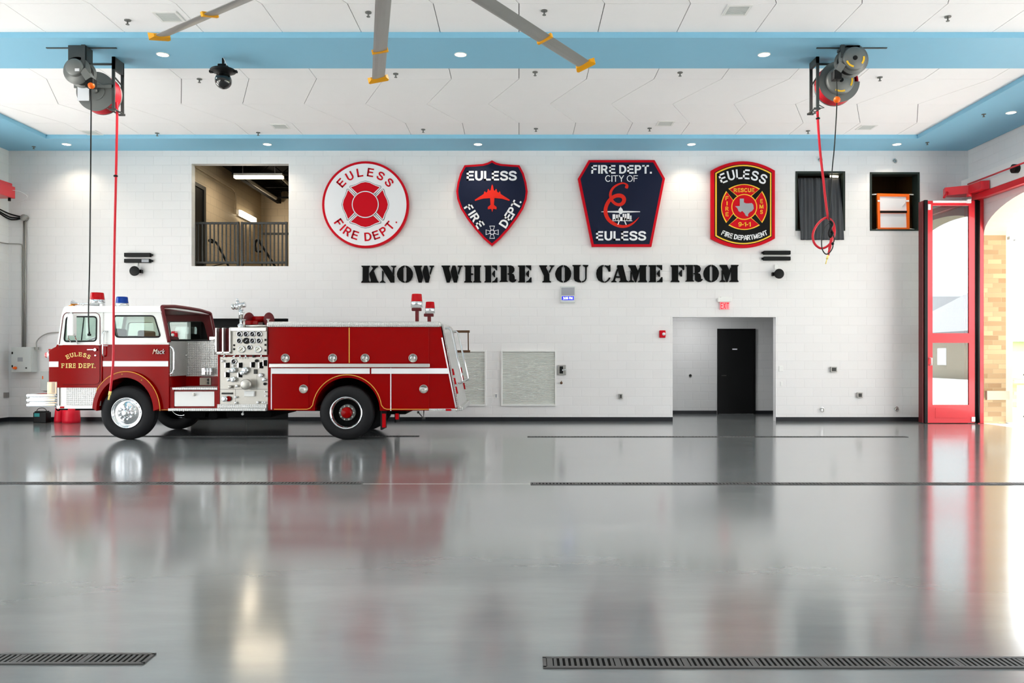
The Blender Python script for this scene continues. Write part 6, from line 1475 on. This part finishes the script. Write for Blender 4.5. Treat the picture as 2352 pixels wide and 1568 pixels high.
# left corner ------------------------------------------------------------------
t = thing('control_box', 'grey electrical control box with orange knob on the wall left of the truck', 'control box', bp_(65, 854))
part('enclosure', MB().box(bx(40), bx(86), WY - 0.22, WY, bz(854), bz(797), 0.006), M['grey_box'], t)
part('enclosure_door', MB().box(bx(40.5), bx(85.5), WY - 0.235, WY - 0.22, bz(853.5), bz(797.5), 0.004), M['grey_box'], t)
part('selector_knob', MB().cyl(bp_(50.5, 844.5, -0.27), bp_(50.5, 844.5, -0.23), 0.035, n=6).box(bx(46), bx(55), WY - 0.28, WY - 0.26, bz(846), bz(843)), M['orange'], t, 'orange selector knob')
part('data_plate', MB().box(bx(55), bx(66.5), WY - 0.24, WY - 0.234, bz(830), bz(820.5)), M['sign_grey'], t)
part('latch', MB().box(bx(41.5), bx(44.5), WY - 0.243, WY - 0.23, bz(813), bz(808)).box(bx(41.5), bx(44.5), WY - 0.243, WY - 0.23, bz(843), bz(838)).box(bx(73), bx(76), WY - 0.243, WY - 0.23, bz(846), bz(843)), M['black'], t)
solo('wall_conduit', MB().tube([bp_(60.5, 505, -0.04), bp_(60, 797, -0.04)], 0.018, 8).tube([bp_(56.5, 505, -0.035), bp_(56, 797, -0.035)], 0.014, 8).lathe([(0, -0.1), (0.07, -0.1), (0.075, -0.09), (0.075, 0)], bp_(59, 501), (0, 1, 0), 20), M['conduit'], 'pair of metal conduits rising from the control box to a round junction box', 'conduit')
solo('wall_conduit', MB().tube(smooth_path([(XL + 0.03, 18.3, PZ(559, 18.5)), (XL + 0.05, 18.55, PZ(560, 18.6)), bp_(34, 560, -0.03), bp_(49, 561, -0.03), bp_(52.5, 566, -0.03), bp_(52.5, 600, -0.03), bp_(52.5, 797, -0.03)], 4), 0.012, 8), M['conduit'], 'thin conduit bending from the left wall down to the control box', 'conduit')
mb = MB()
for k, sag in ((0, 2), (1, 9), (2, 14)):
    mb.tube(smooth_path([(XL + 0.01, 17.9, 4.83 - 0.02 * k), bp_(22, 488 + sag, -0.1), bp_(38, 494 + sag * 0.8, -0.06), bp_(54, 499 + k * 1.5, -0.05)], 5), 0.016, 8)
solo('power_cable', mb, M['black'], 'bundle of black cables sagging from the left wall to the junction box', 'cable')
solo('flexible_whip', MB().tube(smooth_path([bp_(90, 799, -0.1), bp_(90, 785, -0.1), bp_(99, 773, -0.08), bp_(114, 765, -0.04), bp_(136, 763, -0.02)], 5), 0.013, 8).box(bx(87), bx(94), WY - 0.12, WY - 0.08, bz(803), bz(797)), M['conduit'], 'thin grey cable arching from the control box behind the cab', 'cable')
t = thing('charger_box', 'narrow grey wall box with orange light behind the truck bumper', 'wall box', bp_(108, 896))
part('box_case', wbox(100, 118, 852, 896, 0.12, 0.006), M['grey_box'], t)
part('pilot_light', wbox(104, 106.5, 863, 870, 0.126, 0.002), M['orange'], t)
solo('outlet_box', MB().box(XL - 0.001, XL + 0.045, 18.48, 18.62, PZ(913, 18.55), PZ(901, 18.55), 0.004), M['conduit'], 'grey outlet box low on the left wall in the corner', 'outlet')
t = thing('door_operator', 'red motor box high on the left wall at the picture edge', 'door operator', (-11.45, 18.1, 5.0))
part('operator_case', MB().box(XL, -11.26, 17.7, 18.3, 5.0, 5.26, 0.01), M['red_door'], t)
part('operator_cover', MB().box(XL, -11.3, 17.68, 18.26, 5.26, 5.33, 0.01), M['red_door'], t)
part('cable_gland', MB().cyl((-11.33, 18.2, 5.0), (-11.33, 18.2, 4.93), 0.03, n=10), M['black'], t)
part('operator_wire', MB().tube(smooth_path([(-11.26, 18.2, 5.17), (-11.12, 18.25, 5.15), (-11.05, 18.4, 5.06), (-11.3, 18.5, 4.95)], 5), 0.006, 6), M['handle_white'], t)
CD_ = 18.3
t = thing('battery_charger', 'small black battery charger with handle on the floor by the left wall corner', 'battery charger', (PX(97, CD_), CD_, 0))
part('charger_body', MB().box(PX(82, CD_), PX(112, CD_), CD_ - 0.1, CD_ + 0.1, 0.0, PZ(946, CD_), 0.012).box(PX(84, CD_), PX(109, CD_), CD_ - 0.08, CD_ + 0.08, PZ(946, CD_), PZ(943.5, CD_), 0.006), M['black'], t)
part('carry_handle', MB().tube(smooth_path([P(84, 944, CD_), P(88, 938.5, CD_), P(97, 936.5, CD_), P(104, 939, CD_), P(107, 944, CD_)], 4), 0.008, 8), M['dark'], t)
part('label_plate', MB().box(PX(85, CD_), PX(97, CD_), CD_ - 0.104, CD_ - 0.098, PZ(956, CD_), PZ(948, CD_)), M['teal'], t, 'teal label')
for k, (a, b, lab) in enumerate(((125.5, 147, 'narrow red plastic bucket on the floor under the cab, on the left'), (145, 182.5, 'wide red plastic bucket on the floor under the cab, on the right'))):
    D = 18.2 if k else 18.35; r0 = (b - a) / 2 * D / F
    c = P((a + b) / 2, 0, D); zt = PZ(936, D)
    if k == 0: prof_ = [(0, 0), (r0, 0), (r0 * 1.0, 0.05), (r0 * 0.86, zt * 0.7), (r0 * 0.72, zt), (0, zt)]
    else: prof_ = [(0, 0), (r0, 0), (r0 * 1.02, 0.06), (r0 * 0.97, zt * 0.6), (r0 * 0.93, zt), (0, zt)]
    solo('plastic_bucket', MB().lathe(prof_, (c.x, D, 0), (0, 0, 1), 24), mat('red_plastic', (222, 18, 44), 0.4), lab, 'bucket', 'red plastic buckets')

# trench drains in the floor -------------------------------------------------------
def drain(x0, x1, D, lab, pitch):
    w = 0.062
    t = thing('trench_drain', lab, 'floor drain', ((x0 + x1) / 2, D, 0), 'long floor drains')
    part('channel', MB().box(x0, x1, D - w, D + w, 0.0, 0.002), M['dull_black'], t)  # flat dark strip on the floor, coloured as shade inside the trench
    mb = MB().box(x0 - 0.006, x1 + 0.006, D - w - 0.01, D - w + 0.012, 0.0, 0.007).box(x0 - 0.006, x1 + 0.006, D + w - 0.012, D + w + 0.01, 0.0, 0.007).box(x0 - 0.006, x0 + 0.01, D - w, D + w, 0.0, 0.007).box(x1 - 0.01, x1 + 0.006, D - w, D + w, 0.0, 0.007)
    x = x0 + pitch; k = 0
    while x < x1 - 0.01:
        big = (k % 12 == 0)
        mb.box(x - (pitch * (0.5 if big else 0.26)), x + pitch * (0.5 if big else 0.26), D - w, D + w, 0.002, 0.006); x += pitch; k += 1
    part('grate', mb, M['grate'], t)
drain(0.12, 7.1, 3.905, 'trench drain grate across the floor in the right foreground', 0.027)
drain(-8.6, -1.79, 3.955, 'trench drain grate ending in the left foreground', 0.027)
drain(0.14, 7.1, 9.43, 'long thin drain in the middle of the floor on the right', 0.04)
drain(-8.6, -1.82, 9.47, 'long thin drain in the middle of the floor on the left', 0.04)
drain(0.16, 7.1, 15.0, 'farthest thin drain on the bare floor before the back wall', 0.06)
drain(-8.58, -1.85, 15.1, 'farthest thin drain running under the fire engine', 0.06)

# ================================================================== RED FOLDING DOOR
DF = 18.0
def dp(a, b): return (PX(a, DF), PZ(b, DF))
t = thing('folding_door', 'tall red glazed folding door standing open at the right wall', 'door', (PX(2185, DF), DF, 0))
zt = PZ(461, DF)
def leaf(y0, y1, dx=0.0):
    def R_(a, b, c_, e): return [(PX(a, DF) + dx, c_ if c_ is not None else 0), (PX(b, DF) + dx, c_), (PX(b, DF) + dx, e), (PX(a, DF) + dx, e)]
    o = R_(2131, 2239, 0.015, zt)
    return MB().prism([o, R_(2142, 2225.5, PZ(765, DF), PZ(472, DF)), R_(2142, 2225.5, PZ(929.5, DF), PZ(787, DF))], y0, y1)
lf = part('door_leaf', leaf(DF, DF + 0.05), M['red_door'], t)
part('kick_panel', MB().box(PX(2148, DF), PX(2222, DF), DF - 0.006, DF + 0.001, PZ(960, DF), PZ(936, DF), 0.005), M['red_door'], lf)
part('door_leaf', leaf(DF + 0.14, DF + 0.19), M['red_door'], t, 'second red leaf folded behind the first')
for a, b in ((765, 472), (929.5, 787)):
    part('door_glass', MB().box(PX(2142, DF), PX(2225.5, DF), DF + 0.02, DF + 0.028, PZ(a, DF), PZ(b, DF)), M['door_glass'], t)
part('rubber_edge', MB().box(PX(2123, DF), PX(2131, DF), DF - 0.01, DF + 0.06, 0.01, zt + 0.02, 0.01), M['black'], t)
part('rubber_edge', MB().box(PX(2239, DF), PX(2248, DF), DF - 0.005, DF + 0.06, 0.01, zt + 0.02, 0.01), M['black'], t)
part('hinge_edge', MB().box(PX(2119.5, DF), PX(2123.5, DF), DF + 0.02, DF + 0.19, 0.02, zt), M['crimson'], t)
part('pull_handle', MB().tube([P(2135, 822, DF), P(2140, 822, DF - 0.06), P(2140, 838, DF - 0.06), P(2135, 838, DF)], 0.014, 8), M['handle_white'], t)
part('top_roller', MB().box(PX(2142, DF), PX(2222, DF), DF - 0.03, DF - 0.002, PZ(466, DF), PZ(461, DF), 0.008).box(PX(2131, DF), PX(2137, DF), DF - 0.02, DF, PZ(482, DF), PZ(469, DF)).box(PX(2220, DF), PX(2229, DF), DF - 0.04, DF, PZ(467, DF), PZ(458, DF), 0.006).box(PX(2231, DF), PX(2239, DF), DF - 0.02, DF, PZ(968, DF), PZ(957, DF), 0.004), M['handle_white'], t)
# overhead arm and rod
t = thing('overhead_opener', 'red overhead opener arm and rod above the folding door', 'door opener', (9.9, 17.9, 4.95))
part('arm_bracket', MB().prism([[(9.50, 18.25), (9.56, 18.45), (10.06, 18.45), (10.06, 17.5), (9.9, 17.55), (9.88, 18.0)]], 5.06, 5.24, 'z'), M['red_door'], t)
part('arm_link', MB().tube([(9.52, 18.2, 5.12), (9.42, 18.12, 5.02), (9.40, 18.1, 4.99)], 0.028, 8).cyl((9.9, 18.0, 5.06), (9.9, 18.0, 4.985), 0.05), M['red_door'], t)
part('drive_rod', MB().cyl((9.9, 18.05, 5.27), (9.9, 13.2, 5.27), 0.018, n=10), M['red_door'], t)
part('arm_roller', MB().cyl((9.98, 16.55, 5.27), (10.09, 16.55, 5.27), 0.09, n=18), M['black'], t)

# ================================================================== OUTDOORS
t = thing('bollard', 'dark green ringed post outside the right bay', 'bollard', (11.02, 17.6, -0.02))
part('bollard_post', MB().cyl((11.02, 17.6, -0.02), (11.02, 17.6, 1.40), 0.13, n=24).lathe([(0.13, 0), (0.06, 0.05), (0, 0.05)], (11.02, 17.6, 1.4), (0, 0, 1), 24), mat('bollard_green', (52, 74, 66), 0.45), t)
mb = MB()
for z in (0.18, 1.08): mb.lathe([(0.13, -0.02), (0.152, -0.015), (0.152, 0.015), (0.13, 0.02)], (11.02, 17.6, z), (0, 0, 1), 24)
part('bollard_ring', mb, M['frame_green'], t)
solo('door_lamp', MB().box(10.70, 10.86, 17.85, 17.95, 4.03, 4.1, 0.01).cyl((10.86, 17.9, 4.08), (10.86, 17.9, 4.0), 0.04, n=10), M['grey_box'], 'small white lamp on the stone pier outside the bay', 'lamp')
solo('stone_ledge', MB().box(XR + 0.06, XO + 0.05, 17.99, 18.06, 0.52, 0.72, 0.006), M['stucco'], 'cream stone band on the pier beside the red jamb', 'stone band')
struct('trim_7', MB().box(XO - 0.02, XO + 0.3, 18.3, 40, 0, 5.5), M['stucco'], 'outside face of the building beyond the bay', 'wall')
solo('garden_wall', MB().box(14.6, 19.0, 24.0, 24.3, -0.02, 0.7).box(14.5, 19.1, 23.95, 24.35, 0.7, 0.8), M['stone'], 'low tan stone wall beyond the stone pier outdoors', 'garden wall')
def house(x, y, w, d, h, rh, lab, rot=0.0):
    t = thing('house', lab, 'house', (x, y, -0.02), 'houses across the street')
    part('house_walls', MB().box(x - w / 2, x + w / 2, y - d / 2, y + d / 2, -0.02, h), M['siding'], t)
    e = 0.6
    part('roof', MB().prism([[(x - w / 2 - e, h), (x + w / 2 + e, h), (x + w / 2 + e, h + 0.2), (x, h + rh), (x - w / 2 - e, h + 0.2)]], y - d / 2 - e, y + d / 2 + e) if rot else MB().prism([[(y - d / 2 - e, h), (y + d / 2 + e, h), (y + d / 2 + e, h + 0.2), (y, h + rh), (y - d / 2 - e, h + 0.2)]], x - w / 2 - e, x + w / 2 + e, 'x'), M['roofing'], t)
    for k in range(3):
        yy = y - d / 2 + d * (k + 0.5) / 3
        part('house_window', MB().box(x - w / 2 - 0.03, x - w / 2 + 0.02, yy - 0.6, yy + 0.6, 0.9, 2.1), M['sign_white'], t)
        xx = x - w / 2 + w * (k + 0.5) / 3
        part('house_window', MB().box(xx - 0.6, xx + 0.6, y + d / 2 - 0.02, y + d / 2 + 0.03, 0.9, 2.1), M['sign_white'], t)
house(42, 66, 12, 12, 2.6, 4.2, 'distant grey-roofed house seen past the stone pier')
house(36, -22, 12, 14, 3.0, 3.6, 'grey-roofed house mirrored in the folding door glass', 1)
house(44, -44, 14, 14, 3.0, 4.4, 'farther grey-roofed house mirrored in the folding door glass')
def tree(x, y, h, r, lab):
    t = thing('tree', lab, 'tree', (x, y, -0.02), 'trees outdoors')
    part('trunk', MB().cyl((x, y, -0.02), (x, y, h * 0.6), 0.22, 0.12, n=10), M['wood'], t)
    mb = MB()
    rr = random.Random(int(x * 7 + y))
    for k in range(60):
        a, b = rr.uniform(0, 2 * PI), rr.uniform(-0.9, 1.0)
        q = r * rr.uniform(0.5, 1.0)
        mb.sphere((x + math.cos(a) * q * math.sqrt(max(0, 1 - b * b * 0.9)), y + math.sin(a) * q * math.sqrt(max(0, 1 - b * b * 0.9)), h + b * r * 0.9), r * rr.uniform(0.16, 0.3), n=8, m=6)
    part('crown', mb, M['leaf'], t)
tree(30, -33, 4.2, 2.2, 'round green tree mirrored in the folding door glass'); tree(52, -30, 5.5, 3.0, 'tall green tree behind the mirrored houses'); tree(40, 47, 5.0, 2.6, 'green tree near the distant house')
